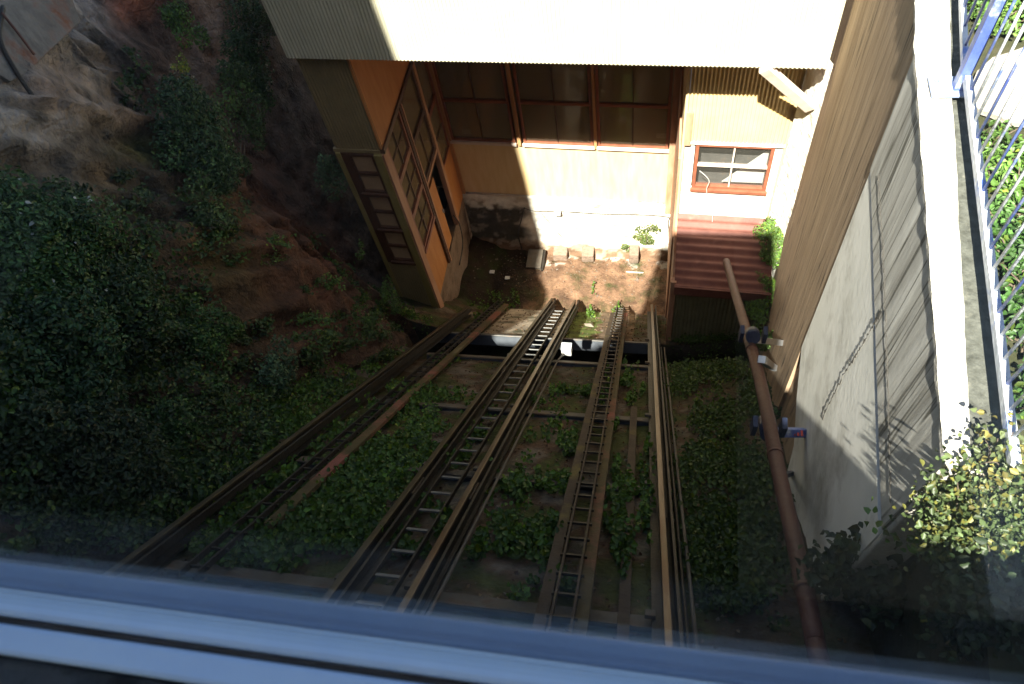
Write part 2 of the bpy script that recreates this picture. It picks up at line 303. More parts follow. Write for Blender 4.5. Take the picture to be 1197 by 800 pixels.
def ground_col(p):
    x, y, z = p; n = fbm(p, 1.1); n2 = fbm((x+9, y, z), 2.5)
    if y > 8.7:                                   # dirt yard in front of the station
        c = np.array([.17, .10, .062])*(1+.5*n)*(1+.4*n2); c = c*(1-.85*max(0, min(1, (-2.45-x+.3*n2)/.4)))  # left side darkened in the colour for the deep shadow there
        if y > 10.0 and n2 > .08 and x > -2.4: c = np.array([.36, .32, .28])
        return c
    if 6.85 < y and -3 < x < -.3:
        c = np.array([.36, .31, .25])*(1+.25*n)
        if -1.55 < x+.2*n2 < -1.0: c = np.array([.14, .19, .04])
        elif -1.0 <= x: c = np.array([.22, .16, .11])
        return c
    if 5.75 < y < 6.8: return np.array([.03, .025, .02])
    if x > .5: return np.array([.06, .042, .025])*(1+.4*n)
    c = np.array([.085, .05, .03])*(1+.5*n)
    if n2 > .0: c = c*(1-min(1, n2*7))+np.array([.055, .062, .014])*min(1, n2*7)
    if n2 < -.25: c = np.array([.13, .105, .08])
    return c
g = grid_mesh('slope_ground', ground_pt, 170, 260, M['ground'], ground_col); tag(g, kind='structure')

CU = np.array([-.335, 0, .942]); CNn = np.array([.942, 0, .335])
def cliff_pt(u, v):
    y = -2.5+u*14; s = -.6+v*19
    x0 = -3.75 if y < 6.4 else -3.75-1.3*min(1, (y-6.4)/1.2)
    zb = ground_z(-3.4, min(y, 8.7)); p = np.array([x0, y, zb])+CU*s
    a = 1 if y < 6.6 else .35
    dd = fbm((y, s, 0), .45, 3)*.28+fbm((y, s, 3), 1.6, 5)*.10+fbm((y, s, 7), 6, 4)*.045+abs(fbm((y*.6, s*1.4, 11), 1.1, 3))*-.25+(.5-noise.cell(Vector((y*1.3+fbm((y, s, 2), .8), s*1.1+fbm((y, s, 4), .9), 2))))*.07
    if s > 5: dd += .0
    return p+CNn*dd*a
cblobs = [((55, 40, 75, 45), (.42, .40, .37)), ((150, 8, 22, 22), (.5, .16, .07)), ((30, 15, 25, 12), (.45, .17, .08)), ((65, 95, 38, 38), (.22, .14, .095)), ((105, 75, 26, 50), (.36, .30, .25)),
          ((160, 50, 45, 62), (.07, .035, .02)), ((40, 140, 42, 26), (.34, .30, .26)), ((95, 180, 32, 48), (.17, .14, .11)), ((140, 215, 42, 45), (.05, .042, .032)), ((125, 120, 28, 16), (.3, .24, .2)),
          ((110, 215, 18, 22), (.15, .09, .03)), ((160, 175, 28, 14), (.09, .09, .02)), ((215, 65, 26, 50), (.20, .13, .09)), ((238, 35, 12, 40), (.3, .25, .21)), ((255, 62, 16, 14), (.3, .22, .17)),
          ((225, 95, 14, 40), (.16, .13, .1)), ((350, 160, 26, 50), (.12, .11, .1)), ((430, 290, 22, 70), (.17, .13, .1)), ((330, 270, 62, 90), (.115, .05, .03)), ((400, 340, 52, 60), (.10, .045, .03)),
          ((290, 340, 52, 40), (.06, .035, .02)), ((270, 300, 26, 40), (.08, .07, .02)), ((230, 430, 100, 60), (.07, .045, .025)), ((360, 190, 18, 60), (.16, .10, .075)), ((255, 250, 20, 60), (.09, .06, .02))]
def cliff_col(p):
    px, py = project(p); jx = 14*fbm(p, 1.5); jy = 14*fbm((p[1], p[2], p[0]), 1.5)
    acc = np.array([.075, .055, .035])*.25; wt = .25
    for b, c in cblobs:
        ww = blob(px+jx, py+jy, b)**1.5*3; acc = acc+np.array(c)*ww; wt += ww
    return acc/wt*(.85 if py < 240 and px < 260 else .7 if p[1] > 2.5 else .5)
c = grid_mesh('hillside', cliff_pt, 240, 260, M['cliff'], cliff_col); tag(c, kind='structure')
vg = MB().box(-40, 60, 13.2, 300, -14.2, -13.9).build('valley_ground', M['path'], kind='structure')

# ------------------------------------------------------------------ foliage
def leaf_mesh(name, P, Nn, size, cols, matl=None, parent=None, aspect=.6, droop=.25):
    """P,Nn: leaf positions and facing directions; every leaf is a folded six-point blade"""
    n = len(P); P = np.array(P); Nn = np.array(Nn); Nn = Nn/np.maximum(np.linalg.norm(Nn, axis=1, keepdims=True), 1e-6)
    rnd = RNG.normal(size=(n, 3)); t = np.cross(Nn, rnd); t /= np.maximum(np.linalg.norm(t, axis=1, keepdims=True), 1e-6); b = np.cross(Nn, t)
    sz = np.array(size)*np.ones(n)*RNG.uniform(.6, 1.35, n); s1 = sz[:, None]; fold = RNG.uniform(.05, .3, n)[:, None]*s1
    base = P-t*s1*.5; m1 = P-t*s1*.12; tip = P+t*s1*.55-Nn*s1*droop
    l1 = m1+b*s1*aspect*.5+Nn*fold; r1 = m1-b*s1*aspect*.5+Nn*fold
    l2 = P+t*s1*.25+b*s1*aspect*.38+Nn*fold*.7; r2 = P+t*s1*.25-b*s1*aspect*.38+Nn*fold*.7
    V = np.stack([base, l1, l2, tip, r2, r1], 1).reshape(-1, 3)
    org = V.min(0)*[0, 0, 1]+V.mean(0)*[1, 1, 0] if parent is None else np.array(parent.location)
    me = bpy.data.meshes.new(name); me.vertices.add(6*n); me.vertices.foreach_set('co', (V-org).ravel())
    idx = (np.arange(n)[:, None]*6+np.array([0, 1, 2, 3, 0, 3, 4, 5])).ravel()
    me.loops.add(8*n); me.loops.foreach_set('vertex_index', idx); me.polygons.add(2*n); me.polygons.foreach_set('loop_start', np.arange(0, 8*n, 4)); me.update(calc_edges=True); me.validate()
    ca = me.color_attributes.new('Col', 'FLOAT_COLOR', 'POINT'); cc = np.repeat(np.clip(np.array(cols), .002, 1), 6, 0); cc = np.hstack([cc, np.ones((6*n, 1))]); ca.data.foreach_set('color', cc.ravel())
    me.materials.append(matl or M['leaf']); o = bpy.data.objects.new(name, me); COL.objects.link(o)
    if parent is None: o.location = org
    else: o.parent = parent
    return o
def hues(n, c, var=.35, yel=.1):
    v = np.exp(RNG.normal(0, var, n))[:, None]; cc = np.array(c)*v; k = RNG.random(n) < yel
    cc[k] = cc[k]*np.array([1.8, 1.25, .8]); return cc
def cliff_hit(px, py, off=0.0):
    k = .335/.942; n = np.cross([0, .69, -.72], [-k, 0, 1]); return hit(px, py, n, np.array([-3.75, 4, zr(4)-.36])+CNn*off)
def shrub(px, py, rx, ry, label, c, name='shrub', leaf=.06, dens=1.0, depth=.35, nl=9, cat='shrub', yel=.06, seed=0, tilt=0, flat=.75, group=None, pos=None, nrm=CNn, flowers=0, bumpy=.5):
    """one plant: several twigs and a crown of many leaves in uneven lobes on the slope"""
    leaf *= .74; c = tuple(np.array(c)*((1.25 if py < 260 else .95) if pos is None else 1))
    ctr = cliff_hit(px, py) if pos is None else np.array(pos, float); dist = np.linalg.norm(ctr); Rx = rx*dist/F; Ry = ry*dist/F
    vdir = ctr/dist; e1 = R@np.array([1, 0, 0.]); e2 = R@np.array([0, -1, 0.])
    nrm = np.array(nrm, float); e1 = e1-nrm*e1.dot(nrm); e1 /= np.linalg.norm(e1); e2 = np.cross(nrm, e1); e2 = e2 if e2[2] > 0 else -e2
    ca, sa = math.cos(tilt), math.sin(tilt); e1, e2 = e1*ca+e2*sa, e2*ca-e1*sa
    rs = np.random.default_rng(seed+int(px*7+py)); rt = empty(name, ctr-nrm*.05, label, cat, group)
    P = []; Nn = []; K = []; tw = MB(); rm = min(Rx, Ry)
    for i in range(nl):
        a = rs.uniform(0, 6.28); q = math.sqrt(rs.uniform(0, 1))*.78; lc = ctr+e1*Rx*q*math.cos(a)+e2*Ry*q*math.sin(a)
        lr = rm*rs.uniform(.28, .55)*(1.15-.4*q); n = int(dens*130*(lr/.3)**2*(.06/leaf)**2*1.5)
        v = rs.normal(size=(n, 3)); v /= np.linalg.norm(v, axis=1, keepdims=True); dn = v@nrm; v[dn < -.15] *= -1
        rr = lr*(.55+.5*rs.random(n)**.6)*(1+bumpy*.4*np.sin(v[:, 0]*7+i)*np.sin(v[:, 1]*9)); p = v*rr[:, None]
        hn = (p@nrm)[:, None]*nrm; p = (p-hn)+hn*(depth/.35)*flat
        P.append(lc+p+nrm*.03); Nn.append(v+rs.normal(size=(n, 3))*.45+nrm*.35+np.array([0, 0, .25])); K.append(np.full(n, math.exp(rs.normal(0, .25))))
        o0 = ctr-nrm*.05; mid = (o0+lc)/2+rs.normal(size=3)*.06*rm+nrm*.04; tw.tube([o0, mid, lc+nrm*lr*.4, lc+nrm*lr*.75+rs.normal(size=3)*.05], [.014, .01, .006, .003], 5)
    P = np.vstack(P); Nn = np.vstack(Nn); K = np.concatenate(K)[:, None]
    HC = hues(len(P), c, .3, yel)*K
    if flowers: HC[rs.choice(len(P), flowers)] = (.42, .42, .38)
    leaf_mesh('foliage', P, Nn, leaf, HC, parent=rt); tw.build('stem', M['bark'], rt)
    return rt
DG = (.032, .06, .016); BG = (.024, .052, .017); MG = (.05, .095, .02); LG = (.07, .13, .025)
shrub(212, 30, 28, 36, 'small bright green shrub at the top edge left of the dark hanging bush', MG, leaf=.055, nl=9)
shrub(300, 55, 44, 75, 'dark blue-green bush hanging beside the corrugated upper storey', BG, leaf=.05, nl=16, seed=2)
shrub(282, 140, 34, 78, 'narrow dark bush trailing below the roof-high bush', DG, leaf=.05, nl=16, seed=3, tilt=.35)
shrub(222, 165, 60, 70, 'big rounded dark ivy bush in the middle of the cliff', BG, leaf=.055, nl=22, depth=.45, seed=4)
shrub(245, 248, 40, 46, 'lower dark green tail of ivy under the rounded bush', DG, leaf=.055, nl=12, seed=5)
shrub(207, 92, 14, 36, 'thin yellow-green creeper in the rock cleft', (.09, .11, .02), leaf=.045, nl=8, depth=.2, seed=6)
shrub(386, 212, 27, 28, 'small round grey-green bush beside the bay window', (.045, .075, .035), leaf=.05, nl=9, seed=7)
shrub(421, 292, 11, 20, 'little sprig on the cliff beneath the round bush', MG, leaf=.05, nl=5, depth=.2, seed=8)
shrub(60, 300, 100, 75, 'wide flowering bush at the left edge of the cliff', (.04, .085, .022), leaf=.055, nl=30, depth=.5, seed=9, flowers=90)
shrub(135, 370, 95, 60, 'dense dark bush right of the flowering bush', DG, leaf=.055, nl=28, depth=.45, seed=10)
shrub(50, 430, 100, 80, 'deep green mass of creeper low on the left cliff', BG, leaf=.055, nl=28, depth=.45, seed=11)
shrub(75, 560, 120, 85, 'shadowed thicket in the lower left corner above the window ledge', (.026, .045, .016), leaf=.055, nl=32, depth=.4, seed=12)
shrub(245, 385, 52, 34, 'low leafy bush growing over brown earth in the cliff middle', (.04, .085, .02), leaf=.05, nl=14, depth=.3, seed=13)
shrub(315, 428, 36, 34, 'pale grey-green bush beside the outermost rail', (.05, .09, .045), leaf=.05, nl=11, depth=.35, seed=14)
shrub(200, 500, 58, 45, 'loose bush between the thicket and the outermost rail', (.035, .075, .018), leaf=.05, nl=14, depth=.3, seed=15, dens=.8)
shrub(378, 328, 14, 22, 'small tuft on the red-brown earth slope', LG, leaf=.05, nl=5, depth=.15, seed=16, dens=.7)
shrub(320, 305, 26, 30, 'sparse creeper scattered on the reddish slope', (.06, .09, .02), leaf=.04, nl=7, depth=.1, seed=17, dens=.5)
shrub(455, 350, 22, 26, 'bright tuft at the foot of the bay window corner', MG, leaf=.05, nl=8, depth=.25, seed=18)
shrub(250, 590, 60, 40, 'leafy clump beside the lowest end of the outermost rail', (.04, .08, .016), leaf=.055, nl=13, depth=.25, seed=19)

# ground cover: blobs in photo pixels (x, y, rx, ry, amount)
gc = [(370, 440, 40, 18, 300), (330, 480, 40, 20, 300), (270, 540, 40, 24, 300), (240, 600, 50, 26, 400), (390, 500, 30, 30, 260), (540, 480, 40, 20, 110), (500, 500, 40, 24, 200), (450, 620, 30, 30, 260), (600, 600, 30, 40, 120), (650, 500, 30, 30, 80), (630, 640, 40, 20, 130), (520, 620, 12, 30, 90), (800, 560, 14, 60, 200), (420, 425, 40, 18, 500), (370, 465, 40, 18, 600), (310, 520, 40, 18, 500), (250, 575, 40, 22, 500), (470, 385, 26, 14, 300), (400, 450, 22, 14, 300), (350, 500, 24, 14, 260), (330, 555, 28, 18, 260),
      (485, 465, 22, 9, 500), (448, 485, 16, 10, 160), (470, 540, 40, 22, 420), (420, 570, 46, 22, 700), (350, 610, 60, 28, 900), (300, 640, 60, 24, 700), (400, 615, 44, 26, 550), (440, 545, 34, 16, 400), (480, 515, 22, 12, 160),
      (520, 425, 14, 8, 60), (545, 515, 18, 12, 130), (530, 540, 16, 12, 130), (500, 590, 14, 12, 80), (485, 640, 22, 12, 90), (565, 510, 10, 8, 60),
      (640, 405, 8, 7, 35), (630, 435, 7, 8, 30), (680, 460, 26, 4, 90), (655, 460, 12, 4, 50), (625, 472, 16, 5, 40), (668, 522, 14, 10, 90), (610, 570, 22, 10, 130), (655, 568, 20, 12, 170), (600, 630, 32, 14, 240), (650, 625, 18, 16, 140), (565, 650, 16, 8, 60), (690, 415, 6, 10, 30),
      (733, 445, 10, 10, 90), (728, 420, 8, 10, 60), (752, 462, 8, 8, 40), (725, 575, 12, 28, 200), (722, 625, 12, 26, 170), (755, 590, 10, 40, 160), (720, 500, 5, 10, 20), (755, 530, 6, 14, 30), (742, 470, 12, 4, 25),
      (712, 450, 4, 22, 60), (706, 470, 4, 10, 30), (722, 368, 4, 5, 40), (690, 368, 6, 9, 60), (575, 360, 20, 7, 90), (545, 400, 14, 6, 50), (600, 358, 10, 5, 30), (560, 375, 9, 5, 30),
      (835, 385, 30, 26, 1500), (815, 410, 26, 22, 900), (805, 440, 22, 20, 600), (845, 430, 26, 22, 800), (780, 420, 8, 10, 60), (835, 490, 26, 16, 350), (880, 470, 20, 20, 350), (830, 540, 32, 22, 600), (870, 560, 30, 26, 700), (840, 610, 34, 26, 700), (860, 670, 42, 34, 1000), (815, 640, 20, 30, 350), (885, 620, 24, 30, 400), (850, 510, 14, 8, 100),
      (730, 660, 10, 20, 60), (640, 690, 40, 10, 60)]
P = []; Nn = []; Cc = []; Sz = []
for (px, py, rx, ry, n) in gc:
    right = px > 775; n = int(n*2.9)
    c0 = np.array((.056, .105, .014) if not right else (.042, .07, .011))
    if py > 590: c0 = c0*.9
    ncl = max(2, n//18); cl = RNG.normal(size=(ncl, 2))*.55
    for k in range(n):
        q = cl[RNG.integers(ncl)]+RNG.normal(size=2)*.13
        h = hit(px+q[0]*rx, py+q[1]*ry, RN, np.array([0, 3, zr(3)-.36+(.08 if right else 0)]))
        if 5.8 < h[1] < 6.75 and -3.0 < h[0] < .2: continue
        P.append((h[0], h[1], ground_z(h[0], h[1])+abs(RNG.normal())*.10+.02)); Nn.append(np.array([0, -.1, 1])+RNG.normal(size=3)*.45); Cc.append(c0); Sz.append(.038 if right else .043)
P = np.array(P); Cc = np.array(Cc)*np.exp(RNG.normal(0, .3, (len(P), 1))); yk = RNG.random(len(P)) < .08; Cc[yk] *= [1.8, 1.3, .8]
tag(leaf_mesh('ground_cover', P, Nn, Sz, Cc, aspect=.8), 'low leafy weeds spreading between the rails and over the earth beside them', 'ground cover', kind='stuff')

P = []; Nn = []; Cc = []; Sz = []
for (px, py, rx, ry, n) in [(80, 330, 120, 90, 5000), (60, 480, 110, 110, 7000), (200, 560, 100, 80, 6000), (200, 430, 80, 60, 3000), (290, 500, 50, 60, 2400), (150, 600, 130, 50, 4500), (340, 440, 40, 40, 900), (300, 380, 50, 30, 500), (330, 300, 60, 40, 260), (400, 400, 40, 34, 1500), (440, 360, 34, 24, 1000), (468, 345, 18, 22, 500), (432, 305, 10, 30, 260), (205, 95, 10, 36, 160), (250, 200, 60, 70, 900), (110, 230, 60, 30, 400), (380, 460, 40, 24, 600), (165, 100, 20, 50, 160), (370, 345, 14, 30, 120)]:
    ncl = max(3, n//60); cl = RNG.normal(size=(ncl, 2))*.6; kc = np.exp(RNG.normal(0, .3, ncl))
    for k in range(n):
        ci = RNG.integers(ncl); q = cl[ci]+RNG.normal(size=2)*.11; h = cliff_hit(px+q[0]*rx, py+q[1]*ry); y = h[1]
        if y > 7.3: continue
        s_ = (h-np.array([-3.75, y, ground_z(-3.4, min(y, 8.7))])).dot(CU); p = cliff_pt((y+2.5)/14, (s_+.6)/19)
        P.append(p+CNn*(.02+abs(RNG.normal())*.07)); Nn.append(CNn*.8+np.array([0, 0, .5])+RNG.normal(size=3)*.5)
        Cc.append(np.array((.030, .058, .012))*kc[ci] if py > 250 else np.array((.03, .055, .016))*kc[ci]); Sz.append(.042)
Cc = np.array(Cc)*np.exp(RNG.normal(0, .3, (len(P), 1))); yk = RNG.random(len(P)) < .1; Cc[yk] *= [1.9, 1.4, .8]
tag(leaf_mesh('creeping_growth', P, Nn, Sz, Cc, aspect=.7), 'low creeping leaves matted over the shaded foot of the left cliff', 'creeper', kind='stuff')
# loose stones and rubble lying on the slope and in the yard
mb = MB()
for k in range(1500):
    if k < 700: x, y = RNG.uniform(-4.0, .3), 8.8+1.6*RNG.random()**.6
    else: x, y = RNG.uniform(-3.3, 1.5), RNG.uniform(.6, 8.8)
    if 5.7 < y < 6.85: continue
    r = .008*math.exp(RNG.normal(0, .6)); p = ground_pt((x+5.2)/7.6, (y+2.5)/13.2)
    a, b7 = RNG.uniform(.6, 1.4, 2); rot = RNG.uniform(0, 6.28); ca_, sa_ = math.cos(rot)*r, math.sin(rot)*r
    mb.add([(p[0]+ca_*a, p[1]+sa_*a, p[2]), (p[0]-sa_*b7, p[1]+ca_*b7, p[2]+r*.2), (p[0]-ca_*a, p[1]-sa_*a, p[2]), (p[0]+sa_*b7, p[1]-ca_*b7, p[2]), (p[0]+r*.2, p[1], p[2]+r*.9)], [(0, 1, 4), (1, 2, 4), (2, 3, 4), (3, 0, 4)])
mb.build('loose_stones', surf('pale broken stone', (.08, .055, .04), (.22, .18, .14), 2, .9, bump=.2), label='loose stones and crumbs of rubble lying on the dirt', cat='stones', kind='stuff')
P = []; Nn = []; Cc = []
for k in range(3500):
    x, y = RNG.uniform(-3.4, 1.3), RNG.uniform(.5, 10.3)
    if 5.7 < y < 6.85: continue
    p = ground_pt((x+5.2)/7.6, (y+2.5)/13.2); P.append((p[0], p[1], p[2]+.01)); Nn.append(np.array([0, 0, 1])+RNG.normal(size=3)*.3); Cc.append(((.11, .06, .03), (.07, .035, .018), (.16, .1, .05))[k % 3])
tag(leaf_mesh('leaf_litter', P, Nn, .035, Cc, aspect=.6), 'dead brown leaves scattered over the track bed', 'leaf litter', kind='stuff')

# ------------------------------------------------------------------ station building
st = empty('station_building', (-1.5, 10.4, -13.5), 'yellow corrugated station building with bay window and overhanging upper storey', 'building')
FY, EY, BY, VY = 10.44, 7.445, 8.195, 7.584       # front wall, upper storey front, right block front, bay front
upz = -5.92
MB().corr(-4.88, 1.80, EY, upz-.03, -3.2, .049, .009).build('upper_storey_cladding', M['cream_sheet'], st)
MB().box(-4.86, 1.78, EY+.03, 14, upz+.02, -3.2, SH).build('upper_storey', M['post_o'], st)
MB().box(-5.1, 2.0, EY-.15, 14.2, -3.19, -3.1, SH).build('roof', M['galv'], st)
MB().box(-4.88, -4.1, VY+.18, 14, -7.62, upz+.015, SH).build('bay_upper_wall', M['orange'], st)
MB().corr(-4.86, -4.085, VY+.02, -7.7, upz+.01, .049, .008).build('bay_cladding', M['bay_sheet'], st)
# orange panel on the bay side above the windows
MB().box(-4.12, -4.09, VY+.2, 10.6, -7.66, upz+.01).build('side_panel', M['orange'], st)
MB().box(-4.13, -4.06, VY+.2, 10.62, -7.74, -7.66).build('side_trim', M['frame_dark'], st)
MB().box(-4.9, -4.06, VY-.0, VY+.05, -7.76, -7.7, SH).build('bay_trim', M['bay_sheet'], st)
MB().box(-4.76, -4.2, VY+.09, VY+.11, -10.5, -7.8, SH).build('curtain', M['curtain'], st)
# main front wall
fw = MB().box(-4.12, .31, FY, FY+.12, -11.68, -10.24, SH).build('front_wall', M['facade'], st)
MB().box(-4.12, .33, FY, FY+.12, -7.95, upz, SH).build('front_wall', M['facade'], st)
MB().box(-4.3, 2.6, FY-.03, FY+.4, -14.3, -11.68, SH)
def rough_panel(name, x0, x1, y, z0, z1, m, amp=.05, parent=st, nx=60, nz=30, sh=SH, side=False, ext=None, cf=None):
    vs = []
    for k in range(nz+1):
        for i in range(nx+1):
            a = x0+(x1-x0)*i/nx; z = z0+(z1-z0)*k/nz
            q = amp*(fbm((a*1.5, y, z*1.5), 1)+.35*fbm((a, 3, z), 5)); e = (ext(a, z) if ext else 0)
            vs.append((y+q+e, a, z) if side else (a, y-q-e-sh*a, z))
    mb = MB(); mb.add(vs, [(k*(nx+1)+i, k*(nx+1)+i+1, (k+1)*(nx+1)+i+1, (k+1)*(nx+1)+i) for k in range(nz) for i in range(nx)]); mb.smooth = True
    n = len(vs); nfront = n; bk = [(y-.3 if side else a_[0], a_[1] if side else y+.3-sh*a_[0], a_[2]) for a_ in [vs[0], vs[nx], vs[-1], vs[-1-nx]]]
    mb.add([vs[0], vs[nx], vs[-1], vs[-1-nx]]+bk, [(0, 1, 5, 4), (1, 2, 6, 5), (2, 3, 7, 6), (3, 0, 4, 7), (4, 5, 6, 7)])
    o = mb.build(name, m, parent)
    if cf:
        ca = o.data.color_attributes.new('Col', 'FLOAT_COLOR', 'POINT'); ca.data.foreach_set('color', np.array([(*cf(v), 1) for v in mb.v], float).ravel())
    return o
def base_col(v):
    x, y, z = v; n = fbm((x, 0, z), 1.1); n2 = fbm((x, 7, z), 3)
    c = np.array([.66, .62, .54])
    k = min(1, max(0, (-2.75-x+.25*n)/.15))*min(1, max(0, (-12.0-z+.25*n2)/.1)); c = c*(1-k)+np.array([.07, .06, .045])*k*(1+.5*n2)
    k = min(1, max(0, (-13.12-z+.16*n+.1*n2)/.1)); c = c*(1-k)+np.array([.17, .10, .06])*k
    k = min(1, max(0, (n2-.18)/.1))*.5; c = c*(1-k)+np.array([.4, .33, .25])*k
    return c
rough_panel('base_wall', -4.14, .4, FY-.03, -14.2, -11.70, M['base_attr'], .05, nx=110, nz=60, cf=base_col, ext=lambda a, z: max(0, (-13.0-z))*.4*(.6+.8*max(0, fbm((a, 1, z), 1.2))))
rough_panel('base_wall', VY+.2, 10.7, -4.14, -14.2, -11.79, M['base_brown'], .05, nx=40, side=True)
# windows of the main front
def window(x0, x1, z0, z1, y, root, cols=2, trans=True, fm='frame', sillm='frame_white', sh=SH, glassm='glass', mull=.018, mm=None, tt=.03):
    f_ = MB()
    f_.box(x0, x0+.05, y-.03, y+.05, z0, z1, sh); f_.box(x1-.05, x1, y-.03, y+.05, z0, z1, sh)
    f_.box(x0+.05, x1-.05, y-.03, y+.05, z1-.05, z1, sh); f_.box(x0+.05, x1-.05, y-.028, y+.05, z0, z0+.06, sh)
    fo = f_.build('window', M[fm], root, bevel=.004)
    MB().box(x0-.02, x1+.02, y-.075, y-.031, z0-.035, z0+.025, sh).build('sill', M[sillm], fo, bevel=.004)
    if trans:
        zm = (z0+z1)/2 if trans is True else trans
        MB().box(x0+.05, x1-.05, y-.024, y+.04, zm-tt, zm+tt, sh).build('transom', M[mm if tt < .02 else fm], fo)
    mb = MB()
    for c_ in range(1, cols):
        xm = x0+(x1-x0)*c_/cols; mb.box(xm-mull/2, xm+mull/2, y-.02, y+.035, z0+.06, z1-.05, sh)
    if cols > 1: mb.build('mullion', M[mm or fm], fo)
    MB().box(x0+.04, x1-.04, y+.012, y+.018, z0+.05, z1-.04, sh).build('pane', M[glassm], fo)
    return fo
for (a, b2) in ((-4.06, -2.76), (-2.60, -1.245), (-1.165, .14)):
    window(a, b2, -10.2, -8.02, FY+.0, st, 2, -9.2, mm='frame_dark')
for xx, ww in ((-2.68, .07), (-1.205, .055)):
    MB().box(xx-ww/2, xx+ww/2, FY-.07, FY+.02, -10.22, upz, SH).build('post', M['post_o'], st, bevel=.006)
MB().box(.16, .27, FY-.09, FY+.02, -11.9, upz, SH).build('post', M['post_tan'], st, bevel=.006)
MB().box(-4.12, -4.05, FY-.06, FY+.02, -11.7, upz, SH).build('post', M['post_o'], st, bevel=.006)
# bay front: glazed screen
bw = MB().box(-4.78, -4.2, VY, VY+.08, -11.95, -10.5, SH).build('bay_front_wall', M['bay_sheet'], st)
MB().corr(-4.80, -4.2, VY-.012, -12.0, -10.52, .049, .007).build('bay_cladding', M['bay_sheet'], st)
MB().box(-4.25, -4.12, VY-.05, VY+.13, -12.1, -7.76, SH).build('corner_post', M['post_y'], st, bevel=.006)
MB().box(-4.122, -4.085, VY-.03, VY+.16, -12.05, -7.76, SH).build('corner_trim', M['post_tan'], st, bevel=.004)
MB().box(-4.88, -4.80, VY-.03, VY+.1, -12.0, -7.76, SH).build('post', M['post_y'], st, bevel=.006)
MB().box(-4.80, -4.70, VY-.01, VY+.08, -10.5, -7.76, SH).build('post', M['frame_dark'], st)
for k in range(3):
    z1 = -7.78-k*.9; z0 = z1-.9+.0
    fo = window(-4.70, -4.26, z0+.03, z1, VY+.02, st, 1, (z0+z1)/2+.02, 'frame_dark', 'frame_dark', glassm='panel')
MB().box(-4.66, -4.3, VY-.05, VY-.005, -10.46, -10.0, SH)
# bay side wall (faces the track), laid out along y
SX = -4.12
def sbox(y0, y1, z0, z1, x0=0.0, x1=.03): return MB().box(SX+x0, SX+x1, y0, y1, z0, z1)
sbox(VY+.38, 8.86, -11.78, -10.36, -.08, .0).build('side_board', M['orange'], st)
sbox(9.88, 10.62, -11.78, -10.28, -.08, .0).build('side_board', M['orange'], st)
sbox(8.80, 8.93, -11.78, -7.74, -.05, .05).build('post', M['frame_dark'], st, bevel=.005)
sbox(8.845, 8.885, -11.78, -7.74, .051, .075).build('post_cover', M['post_tan'], st, bevel=.004)
sbox(9.80, 9.90, -11.78, -7.74, -.05, .05).build('post', M['post_tan'], st, bevel=.005)
sbox(VY+.37, 8.80, -10.40, -10.33, -.02, .05).build('side_rail', M['frame'], st)
sbox(8.93, 9.80, -9.68, -9.6, -.02, .05).build('door_head', M['post_tan'], st)
def swin(y0, y1, z0, z1, rows, cols, fm='frame'):
    f_ = MB()
    for a, b3 in ((y0, y0+.05), (y1-.05, y1)): f_.box(SX-.04, SX+.03, a, b3, z0, z1)
    for a, b3 in ((z0, z0+.05), (z1-.05, z1)): f_.box(SX-.04, SX+.028, y0+.05, y1-.05, a, b3)
    fo = f_.build('window', M[fm], st, bevel=.004); mb = MB()
    for c_ in range(1, cols): ym = y0+(y1-y0)*c_/cols; mb.box(SX-.03, SX+.015, ym-.007, ym+.007, z0+.05, z1-.05)
    for r2 in range(1, rows): zm = z0+(z1-z0)*r2/rows; mb.box(SX-.028, SX+.012, y0+.05, y1-.05, zm-.007, zm+.007)
    mb.build('mullion', M['frame_dark'], fo)
    MB().box(SX-.012, SX-.006, y0+.04, y1-.04, z0+.04, z1-.04).build('pane', M['glass'], fo)
for (z1, z0) in ((-7.76, -8.6), (-8.6, -9.46), (-9.46, -10.32)): swin(VY+.37, 8.80, z0, z1-.005, 2, 2, 'frame')
swin(8.93, 9.80, -9.6, -8.7, 1, 2, 'frame_dark'); swin(8.93, 9.80, -8.69, -7.76, 1, 1, 'frame_dark')
swin(9.90, 10.55, -10.27, -9.0, 2, 1); swin(9.90, 10.55, -8.99, -7.76, 1, 1)
dr = MB(); dr.bar((SX-.02, 9.12, -9.7), (SX-.02, 9.12, -11.72), .04, .0, (1, 0, 0)) if False else None
d0 = MB().box(SX-.06, SX-.02, 8.97, 9.42, -11.74, -9.95).build('door', M['orange'], st, bevel=.004)
MB().box(SX-.02, SX+.01, 9.36, 9.38, -10.9, -10.8).build('handle', M['galv'], d0)
MB().box(-4.9, .3, 11.5, 11.6, -14, upz, SH).build('inner_wall', M['room'], st)
MB().box(-4.85, .3, FY+.13, 12.6, -11.75, -11.7, SH).build('inner_floor', M['room'], st)
MB().box(-4.84, -4.78, VY+.1, 12.6, -12, upz, SH).build('inner_wall', M['room'], st)
